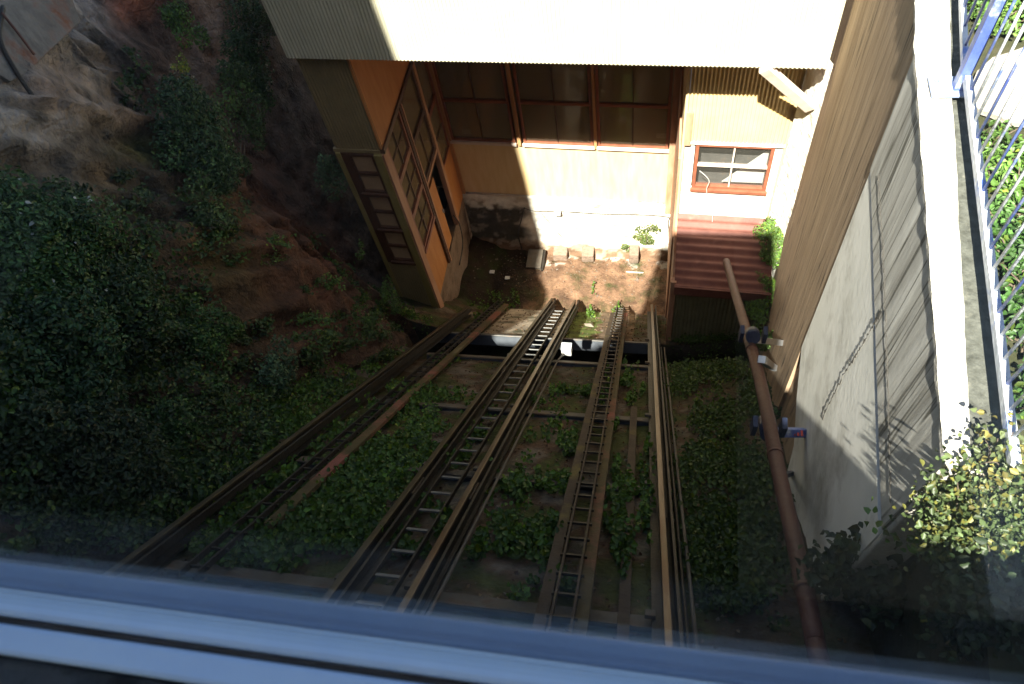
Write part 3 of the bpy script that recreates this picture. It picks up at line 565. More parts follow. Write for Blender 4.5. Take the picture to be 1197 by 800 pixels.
# right block
MB().corr(.345, 1.70, BY, -7.84, upz, .052, .009).build('block_cladding', M['yellow_sheet'], st)
MB().box(.33, 1.71, BY-.02, BY+.03, -7.88, -7.84, SH).build('block_trim', M['white_board'], st, bevel=.004)
MB().box(.30, .34, BY+.01, FY, -12.5, upz, SH).build('block_side_wall', M['facade'], st)
MB().box(1.70, 1.74, BY+.01, FY, -12.5, upz, SH).build('block_side_wall', M['yellow_sheet'], st)
MB().box(.35, .49, BY+.04, BY+.08, -9.7, -7.88, SH).build('block_front_wall', M['white_board'], st)
MB().box(1.6, 1.70, BY+.04, BY+.08, -9.7, -7.88, SH).build('block_front_wall', M['white_board'], st)
for k in range(9):
    z1 = -8.83-k*.095
    MB().prism([(.49 if z1 > -8.9 else .35, BY+.02-SH*.4, z1), (.49 if z1 > -8.9 else .35, BY+.01-SH*.4, z1-.092), (.49 if z1 > -8.9 else .35, BY+.08-SH*.4, z1-.092), (.49 if z1 > -8.9 else .35, BY+.08-SH*.4, z1)], (1.24, -SH*1.24, 0)).build('weatherboard', M['white_board'], st)
rw = window(.50, 1.59, -8.80, -7.885, BY+.03, st, 2, -8.32, 'frame', 'frame', mull=.02, mm='frame_white', glassm='clear_glass', tt=.011)
MB().box(.33, .42, BY-.03, BY+.05, -7.9, -7.3, SH).build('post', M['post_tan'], st)
MB().box(.36, 1.66, BY+.3, BY+.34, -9.7, -7.2, SH).build('inner_wall', M['beam_light'], st)
MB().prism([(.95, BY+.12, -8.8), (1.55, BY+.10, -8.8), (1.55, BY+.10, -8.1)], (0, .01, 0)).build('blind', M['paper'], st)
# corner boards running down the left edge of the block
MB().box(.27, .30, BY+.0, FY-.1, -12.5, -8.2, SH).build('corner_board', M['post_tan'], st)
MB().box(.24, .345, 7.35, 7.42, -12.4, -7.95, SH).build('corner_board', M['post_tan'], st, bevel=.005) if False else None
# timber brace under the overhang
bp0 = hit(893, 79, [.05, 1, 0], [.9, 7.40, 0]); bp1 = hit(947, 126, [.05, 1, 0], [.9, 7.72, 0])
MB().bar(bp0, bp1, .13, .10, (0, 1, .3)).build('brace', M['frame_white'], st, bevel=.008)

# papers stuck inside the panes
for (px, py, lb) in ((545, 155, 'white paper notice in the shaded left window of the station'), (773, 160, 'pale paper notice in the lower corner of the right station window')):
    h = hit(px, py, [SH, 1, 0], [0, FY, 0]); x = h[0]
    MB().box(x-.09, x+.09, FY+.02, FY+.024, h[2]-.06, h[2]+.06, SH).build('paper_notice', M['paper'], label=lb, cat='paper notice')

# lean-to shed
sh = empty('shed', (.95, 7.6, -12.3), 'low lean-to shed with faded red ribbed roof and dark sheet front', 'shed')
SY = 7.05
MB().corr(.36, 1.66, SY, -12.4, -9.72, .06, .009).build('front_cladding', M['green_sheet'], sh)
MB().box(.36, 1.66, SY+.03, BY-.03, -12.4, -9.74, SH).build('shed_wall', M['green_sheet'], sh)
MB().box(.27, .36, SY-.04, SY+.06, -12.6, -9.66, SH).build('corner_post', M['post_tan'], sh, bevel=.006)
MB().box(.30, .355, SY+.07, BY-.02, -12.4, -9.72, SH).build('side_wall', M['post_tan'], sh)
rf = MB(); nrib = 9; ny = nrib*8; vs = []
for s_ in (0, -.01):
    for i in range(ny+1):
        t = i/ny; y = SY-.10+(BY+.10-SY)*t; z = -9.68+.27*t+.017*math.cos(2*math.pi*t*nrib)
        for x in (.33, 1.78): vs.append((x, y-SH*x, z+s_))
fs = [(2*i, 2*i+1, 2*i+3, 2*i+2) for i in range(ny)]+[(2*(ny+1)+2*i, 2*(ny+1)+2*i+2, 2*(ny+1)+2*i+3, 2*(ny+1)+2*i+1) for i in range(ny)]+[(0, 2*(ny+1), 2*(ny+1)+1, 1)]
rf.add(vs, fs); rf.smooth = True; rf.build('roof', M['red_sheet'], sh)
MB().box(.33, 1.78, SY-.13, SY-.105, -9.86, -9.66, SH).build('fascia', M['red_sheet'], sh, bevel=.004)

# ------------------------------------------------------------------ retaining wall on the right
rw_ = empty('retaining_wall', (1.5, 5, -12), 'tall concrete retaining wall with brown board-marked face, grey plaster and pale coping', 'wall')
h1, h2 = math.tan(math.radians(7.6)), math.tan(math.radians(4.5))
def wx(y): return 1.41+(y-3.87)*(h1 if y > 3.87 else h2)
TOP = -3.04
b_ = MB(); ys = [1.34, 3.87, 12.5]
for i, (a, b4) in enumerate(((1.34, 3.87), (3.87, 12.5))):
    o = .035 if i == 0 else 0
    b_.prism([(wx(a)+o, a, -14), (wx(b4)+o, b4, -14), (wx(b4)+.24, b4, -14), (wx(a)+.24, a, -14)], (0, 0, 14+TOP))
b_.build('brown_face', M['brown'], rw_)
# plaster sheet with an uneven lower edge, and the rough band under the coping
def wall_sheet(name, poly, m, amp, off, res=.05, thick=.034):
    ysz = [p[0] for p in poly]; y0, y1 = min(ysz), max(ysz); nx = int((y1-y0)/res); mb = MB(); nz = 60; vs = []
    def span(y):
        lo = []
        n = len(poly)
        for i in range(n):
            a, b5 = poly[i], poly[(i+1) % n]
            if (a[0]-y)*(b5[0]-y) <= 0 and a[0] != b5[0]: lo.append(a[1]+(b5[1]-a[1])*(y-a[0])/(b5[0]-a[0]))
        return min(lo), max(lo)
    for i in range(nx+1):
        y = y0+(y1-y0)*i/nx; lo, hi = span(min(max(y, y0+1e-4), y1-1e-4))
        for k in range(nz+1):
            z = lo+(hi-lo)*k/nz; e = amp*(fbm((y, 0, z), 2)+.5*fbm((y, 4, z), 9)); vs.append((wx(min(y, 3.869))-off-e, y, z))
    mb.add(vs, [(i*(nz+1)+k, i*(nz+1)+k+1, (i+1)*(nz+1)+k+1, (i+1)*(nz+1)+k) for i in range(nx) for k in range(nz)]); mb.smooth = True
    bd = [i*(nz+1) for i in range(nx+1)]+[nx*(nz+1)+k for k in range(1, nz+1)]+[i*(nz+1)+nz for i in range(nx-1, -1, -1)]+[k for k in range(nz-1, 0, -1)]
    B0 = [vs[i] for i in bd]; nn = len(B0); mb.add(B0+[(p[0]+thick+.02, p[1], p[2]) for p in B0], [(i, (i+1) % nn, nn+(i+1) % nn, nn+i) for i in range(nn)])
    return mb.build(name, m, rw_)
wall_sheet('plaster', [(1.345, -3.98), (3.86, -3.98), (3.86, -6.28), (3.4, -6.45), (2.95, -6.5), (2.6, -7.3), (1.345, -7.3)], M['plaster'], .0006, .006)
wall_sheet('rough_band', [(1.343, TOP), (3.865, TOP), (3.865, -3.95), (1.343, -3.90)], M['band'], .0008, .012)
cp = MB()
for a, b4 in ((1.33, 3.87), (3.87, 12.5)):
    nseg = int((b4-a)/.08)
    for i in range(nseg):
        pass
vs = []; yy = list(np.arange(1.33, 12.5, .04)); nxx = 8
for y in yy:
    for k in range(nxx+1):
        x = wx(y)-.022+(min(.19, .105+.033*(y-1.4))+.006*fbm((y, 2, 0), 4))*k/nxx; e = .006*fbm((x, y, 0), 12, 3); vs.append((x+(.008*fbm((y, 0, k), 6) if k in (0,) else 0), y, TOP+.035+e))
    vs.append((wx(y)-.02+.006*fbm((y, 0, 9), 6), y, TOP+.0))
m_ = nxx+2; fs = [(i*m_+k, (i+1)*m_+k, (i+1)*m_+k+1, i*m_+k+1) for i in range(len(yy)-1) for k in range(nxx)]+[(i*m_, i*m_+m_-1, (i+1)*m_+m_-1, (i+1)*m_) for i in range(len(yy)-1)]
cp.add(vs, fs); cp.add([vs[0], vs[nxx], (vs[nxx][0], 1.33, TOP-.4), (vs[0][0], 1.33, TOP-.4)], [(0, 1, 2, 3)]); cp.build('coping', M['coping'], rw_)
lv = []; ly = list(np.arange(1.34, 12.5, .06))  # strip under the railing, its shadow put into the colour
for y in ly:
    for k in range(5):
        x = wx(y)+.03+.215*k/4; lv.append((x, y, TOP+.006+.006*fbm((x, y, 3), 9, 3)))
lb_ = MB(); lb_.add(lv, [(i*5+k, (i+1)*5+k, (i+1)*5+k+1, i*5+k+1) for i in range(len(ly)-1) for k in range(4)]); lb_.build('shadow_ledge', M['ledge'], rw_)
# rough end face of the wall
e_ = MB().box(1.205, 1.44, 1.30, 1.338, -6.0, TOP+.03); e_.build('end_face', M['coping'], rw_, bevel=.01)
# cement skirt between the wall and the station block
def skirt():
    pts = [(1.60, 8.08, -7.95), (1.86, 7.55, -6.35), (1.90, 7.45, -6.2), (1.93, 7.3, -8.2), (1.75, 7.05, -10.5), (1.55, 7.6, -11.5), (1.52, 8.0, -9.8)]
    a = np.array([1.50, 8.10, -7.6]); vs = []; n = 24
    for i in range(n+1):
        t = i/n; z = -6.05-t*5.6; xr = wx(7.0)+.02; xl = 1.73-.06*t+ .0*t
        for k in range(9):
            s_ = k/8; x = xl+(xr+.12-xl)*s_; y = 8.1-.62*s_-.05*t-SH*x+.35*max(0, -(z+7.1))*0; e = .045*fbm((x*2, z, 1), 2)
            vs.append((x+e*.4, y+e, z))
    return MB().add(vs, [(i*9+k, i*9+k+1, (i+1)*9+k+1, (i+1)*9+k) for i in range(n) for k in range(8)])
s_ = skirt(); s_.smooth = True; s_.build('cement_skirt', M['base'], rw_)
# joint lines and crack as raised/sunk ridges of cement
for pts, rr in (([(938, 408), (936, 470), (937, 520)], .006),):
    q = [hit(a, b5, [1, -h2, 0], [wx(3.0)-.012, 3.0, 0]) for a, b5 in pts]
def crack(pix, m, r0, off=.0145):
    q = [hit(a, b5, [1, -h2, 0], [wx(3.0)-off, 3.0, 0]) for a, b5 in pix]; out = []
    for a, b5 in zip(q[:-1], q[1:]):
        for t in np.linspace(0, 1, 26, endpoint=False): out.append(a+(b5-a)*t+np.array([0, RNG.normal()*.006, RNG.normal()*.006]))
    mb = MB(); vs = []
    for k, p in enumerate(out):
        w_ = r0*(.3+1.4*RNG.random()**2)
        for dx_ in (0, -.002): vs += [(p[0]+dx_, p[1]-w_, p[2]+w_*.5), (p[0]+dx_, p[1]+w_, p[2]-w_*.5)]
    mb.add(vs, [(4*k+2, 4*k+3, 4*k+7, 4*k+6) for k in range(len(out)-1)]+[(4*k, 4*k+2, 4*k+6, 4*k+4) for k in range(len(out)-1)]+[(4*k+1, 4*k+3, 4*k+7, 4*k+5) for k in range(len(out)-1)])
    return mb.build('crack', m, rw_)
crack([(1030, 365), (1010, 400), (985, 440), (960, 492)], M['soot'], .009)
crack([(1027, 205), (1034, 330), (1038, 450), (1041, 592)], M['soot'], .006, .017)

# ------------------------------------------------------------------ garden behind the wall
MB().prism([(wx(-6)+.2, -6, -6), (14, -6, -6), (14, 14, -6), (wx(14)+.2, 14, -6), (wx(3.87)+.2, 3.87, -6)], (0, 0, 2.68)).build('garden_ground', M['grass'], kind='structure')
vs = [(1.75, 3.3, -3.31), (1.75, 2.75, -3.31), (5, 4.3, -3.25), (5, 5.3, -3.25)]
h = [hit(px, py, [0, 0, 1], [0, 0, -3.30]) for px, py in ((1148, 100), (1210, 40), (1210, 165), (1168, 138))]
h = [hit(px, py, [0, 0, 1], [0, 0, -3.30]) for px, py in ((1128, 118), (1140, 88), (1158, 72), (1178, 66), (1200, 58), (1290, 50), (1290, 180), (1205, 150), (1180, 148), (1158, 138), (1142, 133))]
MB().prism([p for p in h], (0, 0, .03)).build('path', M['path'], kind='structure')
def gshrub(px, py, rx, ry, lb, c, z=-3.3, **k):
    return shrub(px, py, rx, ry, lb, c, pos=hit(px, py, [0, 0, 1], [0, 0, z]), nrm=(0, 0, 1), **k)
gshrub(1165, 30, 34, 26, 'sunny bush behind the railing at the top right corner', (.11, .19, .04), name='garden_bush', leaf=.05, nl=14, seed=31, cat='bush')
gshrub(1180, 205, 40, 42, 'glossy bush behind the railing just below the pale path', (.08, .15, .03), name='garden_bush', leaf=.055, nl=18, seed=32, cat='bush')
gshrub(1195, 300, 40, 42, 'dark glossy bush behind the middle of the railing', (.05, .11, .025), name='garden_bush', leaf=.055, nl=18, seed=33, cat='bush')
gshrub(1205, 400, 34, 42, 'shaded bush behind the lower end of the railing', (.04, .09, .02), name='garden_bush', leaf=.055, nl=14, seed=34, cat='bush')

gshrub(1150, 20, 26, 30, 'leafy bush growing against the coping behind the far railing panel', (.07, .14, .03), name='garden_bush', leaf=.05, nl=14, seed=35, cat='bush')
gshrub(1215, 10, 30, 40, 'bright bush beyond the path at the very corner', (.09, .17, .04), name='garden_bush', leaf=.05, nl=16, seed=36, cat='bush')
gshrub(1165, 170, 22, 24, 'small bush where the path meets the railing', (.07, .13, .03), name='garden_bush', leaf=.05, nl=10, seed=37, cat='bush')
gshrub(1185, 255, 26, 30, 'dense bush tight behind the upper middle of the railing', (.06, .12, .03), name='garden_bush', leaf=.05, nl=14, seed=38, cat='bush')
gshrub(1195, 350, 26, 34, 'dark bush tight behind the lower middle of the railing', (.04, .09, .02), name='garden_bush', leaf=.05, nl=14, seed=39, cat='bush')
gshrub(1205, 470, 26, 40, 'dark bush behind the foot of the railing above the bramble', (.035, .075, .02), name='garden_bush', leaf=.05, nl=14, seed=40, cat='bush')
# railing on the coping
rl = empty('railing', (1.55, 3.4, -3.0), 'blue painted steel railing with peeling bottom rail on the pale coping', 'railing')
def on(px, py, z=-2.9): return hit(px, py, [0, 0, 1], [0, 0, z])
ra, rb = on(1186, 545), on(1131, 92); rc = rb+(rb-ra)*.02+np.array([.05, .12, 0])
rfar = np.array([wx(7.5)+.18, 7.5, -2.9]); off = np.array([.0, .0, 0])
MB().bar(ra, rb, .035, .045).build('bottom_rail', M['blue_worn'], rl, bevel=.003)
MB().bar(rb+np.array([.0, .08, 0]), rfar, .03, .04).build('bottom_rail', M['blue_worn'], rl, bevel=.003)
MB().bar(ra+np.array([0, 0, .95]), rb+np.array([0, 0, .95]), .045, .045).build('top_rail', M['blue'], rl, bevel=.003)
MB().bar(rb+np.array([.0, .08, .95]), rfar+np.array([0, 0, .95]), .045, .045).build('top_rail', M['blue'], rl, bevel=.003)
pp = rb+np.array([-.012, .03, 0])
MB().bar(pp+np.array([0, 0, -.1]), pp+np.array([0, 0, .98]), .055, .055, (0, 1, 0)).build('post', M['blue'], rl, bevel=.004)
pl = MB().box(pp[0]-.14, pp[0]+.06, pp[1]-.07, pp[1]+.09, TOP+.045, TOP+.058).build('base_plate', M['plate_blue'], rl, bevel=.003)
mb = MB(); mb.tube([(pp[0]-.10, pp[1]+.05, TOP+.052), (pp[0]-.10, pp[1]+.05, TOP+.066)], .012, 8); mb.build('bolt', M['blue'], pl)
for yb in (1.75,):
    t = (yb-ra[1])/(rb[1]-ra[1])
for i in range(1, 19):
    p = ra+(rb-ra)*i/19; MB().tube([p+np.array([0, 0, -.0]), p+np.array([0, 0, .95])], .0075, 6).build('baluster', M['blue_worn'] if i % 3 else M['blue'], rl)
q0 = rb+np.array([0, .08, 0])
for i in range(1, 24):
    p = q0+(rfar-q0)*i/24; MB().tube([p, p+np.array([0, 0, .95])], .0075, 6).build('baluster', M['blue'], rl)

# ------------------------------------------------------------------ rails, beams and ladders on the slope
def strip(X0, y0, y1, off, wd, ht, m=None): return MB().bar(rp(X0, y0, off), rp(X0, y1, off), wd, ht, RN)
def rail(X0, y0, y1, label, shiny=0):
    o0 = rp(X0, y0); rt = empty('rail', rp(X0, (y0+y1)/2, -.18), label, 'rail', 'running rails of the two tracks')
    s = MB()
    s.bar(rp(X0, y0, -.165), rp(X0, y1, -.165), .17, .025, RN).bar(rp(X0, y0, -.09), rp(X0, y1, -.09), .03, .125, RN)
    s.build('web', M['steel'], rt)
    MB().bar(rp(X0, y0, -.012), rp(X0, y1, -.012), .050, .03, RN).build('rail_head', shiny or M['steel'], rt, bevel=.006)
    MB().bar(rp(X0+.075, y0, -.05), rp(X0+.075, y1, -.05), .02, .07, RN).build('guard_strip', M['steel'], rt)
    for y in (1.13, 2.58, 3.97, 5.72, 6.85):
        cl = MB().bar(rp(X0-.13, y, -.135), rp(X0-.06, y, -.135), .07, .03, RN); cl.build('rail_clip', M['beam'], rt, bevel=.004)
    for y in (2.1, 4.9, 7.7):
        if y < y1: MB().bar(rp(X0+.03, y-.12, -.085), rp(X0+.03, y+.12, -.085), .02, .09, RN).build('joint_plate', M['plate'], rt, bevel=.004)
    return rt
M['polish'] = surf('polished running surface', (.08, .055, .032), (.18, .135, .09), 3, .4, .5, bump=.05, stretch=(3, .4, .4), c3=(.10, .05, .025), s3=1.2, th=(.5, .66))
M['dullhead'] = surf('dull rail top', (.05, .04, .025), (.09, .07, .04), 3, .5, .6, bump=.1)
rail(-3.40, .25, 7.9, 'outermost left rail at the foot of the green cliff', M['dullhead'])
rail(-1.88, .25, 8.95, 'left rail of the middle pair, dull and dark', M['dullhead'])
rail(-1.38, .25, 8.9, 'shiny right rail of the middle pair, beside the thin rod', M['polish'])
rail(.22, .25, 8.8, 'rightmost tan-topped rail beside the bundled pipes', M['polish'])
def ladder(Xa, Xb, y0, y1, pitch, off, label, rm='steel', sm='steel', over=.02, rr=.012, name='ladder', flatr=False):
    rt = empty(name, rp((Xa+Xb)/2, (y0+y1)/2, off-.03), label, 'ladder')
    for X in (Xa, Xb): MB().bar(rp(X, y0, off), rp(X, y1, off), .016, .05, RN).build('side_rail', M[sm], rt)
    L_ = (y1-y0)*1.4457; n = int(L_/pitch); first = None
    for i in range(n):
        y = y0+(y1-y0)*(i+.5)/n; c0 = rp((Xa+Xb)/2, y, off)
        if first is None or True:
            if first is None:
                mb = MB()
                if flatr: mb.bar(rp(Xa-over, y, off), rp(Xb+over, y, off), .035, .012, (0, .72, .69))
                else: mb.bar(rp(Xa-over, y, off), rp(Xb+over, y, off), .02, .02, (0, .72, .69))
                first = mb.build('rung', M[rm], rt); f0 = c0
            else:
                o = first.copy(); COL.objects.link(o); o.parent = rt; o.location = Vector(first.location)+Vector(c0-f0)
    return rt
M['rung'] = surf('grey steel rung', (.1, .1, .1), (.17, .165, .16), 8, .5, .4, bump=.1)
ladder(-.475, -.345, .3, 8.55, .25, -.03, 'narrow cable ladder between two brown planks left of the rightmost rail', 'steel', 'plate', .03)
ladder(-1.73, -1.53, .3, 8.35, .34, -.08, 'walkway ladder of thin rungs between the two middle rails', 'rung', 'steel', .0, flatr=True)
ladder(-2.99, -2.87, .9, 8.7, .25, -.05, 'narrow dark ladder in the left track overgrown by weeds', 'steel', 'steel', .03)
def plank(X0, y0, y1, wd, off, m, label, ht=.05): return strip(X0, y0, y1, off, wd, ht).build('plank', M[m], bevel=.005, label=label, cat='plank', group='long planks laid down the slope')
plank(-.545, .3, 8.3, .085, -.10, 'plate', 'brown plank along the left side of the cable ladder')
plank(-.295, .3, 8.45, .085, -.10, 'plate_tan', 'mustard-brown plank along the right side of the cable ladder')
plank(-.04, .8, 4.3, .08, -.2, 'plate', 'flat brown board lying between the cable ladder and the rightmost rail', .03)
plank(-2.79, 1.5, 8.6, .10, -.10, 'plate_tan', 'tan plank beside the overgrown left ladder')
beams = [(6.85, -3.6, .35, 'beam_light', 'pale weathered cross beam above the dark pit'), (5.72, -3.3, .35, 'beam', 'grey cross beam under the white box at the lower side of the pit'), (3.97, -3.3, .35, 'beam', 'brown cross beam just below the bright weed tuft'),
         (2.58, -3.3, .35, 'beam', 'broad dark cross beam halfway up the visible track'), (1.13, -3.3, .35, 'beam', 'wide cross beam nearest the window ledge')]
for y, a, b5, m, lb in beams:
    rt = empty('cross_beam', rp((a+b5)/2, y, -.3), lb, 'beam', 'cross beams under the rails')
    MB().bar(rp(a, y+.025*a*0, -.20), rp(b5, y, -.20), .02, .13 if m == 'beam' else .09, SD if False else (0, .6917, -.7222)).build('top_flange', M[m], rt, bevel=.004)
    MB().bar(rp(a, y-.02, -.30), rp(b5, y-.02, -.30), .17, .02, (0, .6917, -.7222)).build('web', M['beam_blue'], rt)
# pipes right of the last rail
for k, X in enumerate((.295, .345, .395)):
    lb = ('thin dark pipe closest to the rightmost rail', 'middle dark pipe of the three beside the rightmost rail', 'outer brown pipe of the three beside the rightmost rail')[k]
    MB().tube([rp(X, y, -.12+.006*math.sin(y*3+k)) for y in np.linspace(.3, 6.4, 30)], .014, 8).build('pipe', M['beam' if k == 2 else 'steel'], label=lb, cat='pipe', group='pipes beside the rightmost rail')
# thin rod from the white box
bx = empty('junction_box', rp(-1.13, 5.73, -.15), 'small white junction box on a cross beam', 'junction box')
bc = rp(-1.10, 5.78, -.02)
MB().box(bc[0]-.075, bc[0]+.075, bc[1]-.06, bc[1]+.06, bc[2]-.10, bc[2]+.08).build('box', M['white_plastic'], bx, bevel=.006)
MB().box(bc[0]-.08, bc[0]+.08, bc[1]-.065, bc[1]+.065, bc[2]+.081, bc[2]+.095).build('lid', M['galv'], bx, bevel=.003)
MB().tube([bc+np.array([-.05, -.062, -.02]), bc+np.array([-.05, -.075, -.03])], .02, 10).build('gland', M['steel'], bx)
MB().tube([bc+np.array([-.05, -.08, -.03])]+[rp(-1.17-.012*(5.5-y), y, -.06) for y in np.linspace(5.4, .3, 12)], .013, 8).build('rod', M['beam'], label='thin steel rod running down from the white box between the rails', cat='rod')

# rust pipe with brackets on the right
pv = [hit(849, 306, [0, 1, 0], [0, 6.98, 0])]+[hit(px, py, [1, 0, 0], [x, 0, 0]) for px, py, x in ((860, 345, 1.03), (872, 385, 1.0), (886, 435, .98), (897, 485, .96), (902, 510, .955), (912, 560, .955), (930, 640, .955), (950, 735, .955), (956, 765, .955), (990, 900, .955))]
pr = empty('rusty_pipe', pv[5], 'thick rust-brown pipe curving up the right side from the red shed roof', 'pipe')
def smooth(pts, n=8):
    pts = [np.array(p) for p in pts]; out = []
    for i in range(len(pts)-1):
        p0, p1, p2, p3 = pts[max(i-1, 0)], pts[i], pts[i+1], pts[min(i+2, len(pts)-1)]
        for t in np.linspace(0, 1, n, endpoint=False):
            out.append(.5*((2*p1)+(-p0+p2)*t+(2*p0-5*p1+4*p2-p3)*t*t+(-p0+3*p1-3*p2+p3)*t**3))
    out.append(pts[-1]); return out
MB().tube(smooth(pv), .053, 20).build('pipe_run', M['rust'], pr)
sp_ = smooth(pv)
for k_ in (20, 44, 60):
    t_ = sp_[k_+1]-sp_[k_]; t_ = t_/np.linalg.norm(t_); MB().tube([sp_[k_]-t_*.012, sp_[k_]+t_*.012], .060, 18).build('weld_ring', M['rust'], pr)
for (px, py, x0, ex, ey, m) in ((880, 392, 1.0, 914, 401, 'galv'), (888, 415, .985, 906, 431, 'galv'), (898, 500, .957, 942, 506, 'blue'), (911, 552, .955, 926, 553, 'blue_dark')):
    c_ = hit(px, py, [1, 0, 0], [x0, 0, 0]); dist = np.linalg.norm(c_)
    e_ = hit(ex, ey, [1, -h2, 0], [wx(3.0)-.0, 3.0, 0]) if py > 450 else hit(ex, ey, [1, -h1, 0], [wx(5), 5, 0])
    br = MB().bar(c_+np.array([.03, 0, -.08]), e_, .07 if py < 540 else .04, .07 if py < 540 else .04, (0, .7, .7)).build('wall_bracket', M[m], pr, bevel=.005)
    tdir = np.array(pv[5])-np.array(pv[4]); tdir /= np.linalg.norm(tdir)
    if py in (392, 500):
        MB().tube([c_-tdir*(.06 if py < 450 else .11), c_+tdir*(.06 if py < 450 else .11)], .070, 18).build('collar', M['blue_dark'], pr)
        for sx in (-1, 1): MB().box(c_[0]+sx*.11-.02, c_[0]+sx*.11+.02, c_[1]-.05, c_[1]+.05, c_[2]-.07, c_[2]+.10).build('clamp_ear', M['blue_dark'], pr, bevel=.004)
    if py == 500:
        mid = c_+(e_-c_)*.72+np.array([0, -.05, .038])
        for k in range(4): MB().box(mid[0]-.06+k*.03, mid[0]-.042+k*.03, mid[1]-.008, mid[1]+.02*(1+k % 2), mid[2], mid[2]+.004).build('paint_mark', M['red_mark'], br)

# vegetation on the right: ivy by the shed, tuft on the wall, bramble at the wall's end
def rshrub(px, py, x, rx, ry, lb, c, nrm, **k): return shrub(px, py, rx, ry, lb, c, pos=hit(px, py, [1, 0, 0], [x, 0, 0]), nrm=nrm, **k)
iv = (.09, .16, .03); nn_ = np.array([-.5, -.5, .7]); nn_ = nn_/np.linalg.norm(nn_)
rshrub(903, 282, 1.76, 21, 34, 'sunlit ivy clump climbing between the station block and the brown wall', iv, nn_, name='ivy', leaf=.045, nl=18, seed=41, cat='ivy', depth=.25)
rshrub(892, 352, 1.68, 22, 34, 'bright ivy spilling down beside the red shed roof', (.11, .19, .03), nn_, name='ivy', leaf=.045, nl=22, seed=42, cat='ivy', depth=.25)
rshrub(893, 392, 1.56, 18, 18, 'low end of the bright ivy above the galvanised brackets', iv, nn_, name='ivy', leaf=.045, nl=12, seed=43, cat='ivy', depth=.2)
rshrub(931, 363, 1.66, 4, 5, 'tiny green tuft growing on the brown concrete face', (.12, .17, .05), (-1, 0, .2), name='weed_tuft', leaf=.03, nl=3, seed=44, cat='weed', depth=.15)
rshrub(910, 478, 1.42, 10, 16, 'small bush behind the pipe beneath the brackets', (.05, .1, .03), nn_, name='shrub', leaf=.045, nl=6, seed=45, depth=.2)
# creeping plant on the white base wall
hv = hit(755, 272, [SH, 1, 0], [0, FY-.03, 0]); shrub(755, 272, 16, 22, 'creeper on the whitewashed base wall beside the corner boards', (.09, .12, .03), pos=hv, nrm=(0, -1, 0), name='creeper', leaf=.05, nl=9, seed=46, cat='creeper', depth=.12)
hv = hit(735, 290, [SH, 1, 0], [0, FY-.1, 0]); shrub(735, 288, 16, 9, 'lower arm of creeper spreading left above the drain arch', (.09, .12, .04), pos=hv, nrm=(0, -1, 0), name='creeper', leaf=.05, nl=6, seed=47, cat='creeper', depth=.12)

def bramble(px, py, z, rx, ry, lb, c, leaf, n, seed, yel=.15, canes=9, name='bramble', hgt=.3, sprd=1.0):
    ctr = hit(px, py, [0, 0, 1], [0, 0, z]); dist = np.linalg.norm(ctr); a = rx*dist/F; b6 = ry*dist/F; rs = np.random.default_rng(seed)
    rt = empty(name, ctr-np.array([0, 0, .15]), lb, 'bramble'); tw = MB(); P = []; Nn = []
    e1 = R@np.array([1, 0, 0.]); e2 = np.array([0, .8, .6])
    for i in range(canes):
        th = rs.uniform(0, 6.28); q = rs.uniform(.4, 1.05); end = ctr+e1*a*q*math.cos(th)+e2*b6*q*math.sin(th)+np.array([0, 0, rs.uniform(-.1, hgt)])
        o0 = ctr+np.array([rs.uniform(-.05, .1), rs.uniform(-.05, .05), -.25]); m1 = (o0+end)/2+np.array([0, 0, rs.uniform(.05, .25)])
        pts = [(1-t)**2*o0+2*t*(1-t)*m1+t*t*end for t in np.linspace(0, 1, 9)]; tw.tube(pts, [.006-.0045*t for t in np.linspace(0, 1, 9)], 5)
        k = n//canes
        for j in range(k):
            t = rs.uniform(.25, 1); p = (1-t)**2*o0+2*t*(1-t)*m1+t*t*end+rs.normal(size=3)*.055*sprd; P.append(p); Nn.append(rs.normal(size=3)*.6+np.array([0, -.2, 1]))
    tw.build('cane', M['bark'], rt); leaf_mesh('foliage', P, Nn, leaf, hues(len(P), c, .35, yel), parent=rt, aspect=.75); return rt
bramble(1140, 615, -3.25, 62, 48, 'sunlit bramble with yellowing leaves at the near end of the wall', (.060, .085, .030), .024, 5000, 51, .25, 44)
bramble(1160, 545, -3.0, 30, 34, 'thin pale sprays of bramble rising over the coping', (.09, .11, .045), .025, 700, 52, .3, 16, hgt=.15)
bramble(1048, 612, -3.8, 26, 14, 'light green sprig poking out below the grey plaster', (.09, .17, .03), .045, 90, 53, .1, 5, hgt=.1)
bramble(1010, 660, -4.6, 70, 46, 'dark shadowed bramble under the end of the wall', (.035, .05, .02), .05, 1900, 54, .1, 34)
bramble(1165, 712, -3.35, 60, 40, 'shadowed leaves at the right edge just above the window ledge', (.025, .04, .016), .035, 2600, 56, .1, 34, name='undergrowth')
bramble(1110, 705, -4.4, 90, 42, 'dim undergrowth in the bottom right corner', (.028, .045, .018), .05, 1700, 55, .1, 34, name='undergrowth')
MB().box(.9, 5, -2.5, 1.15, -9, -5.2).build('earth_bank', M['grass'], kind='structure')

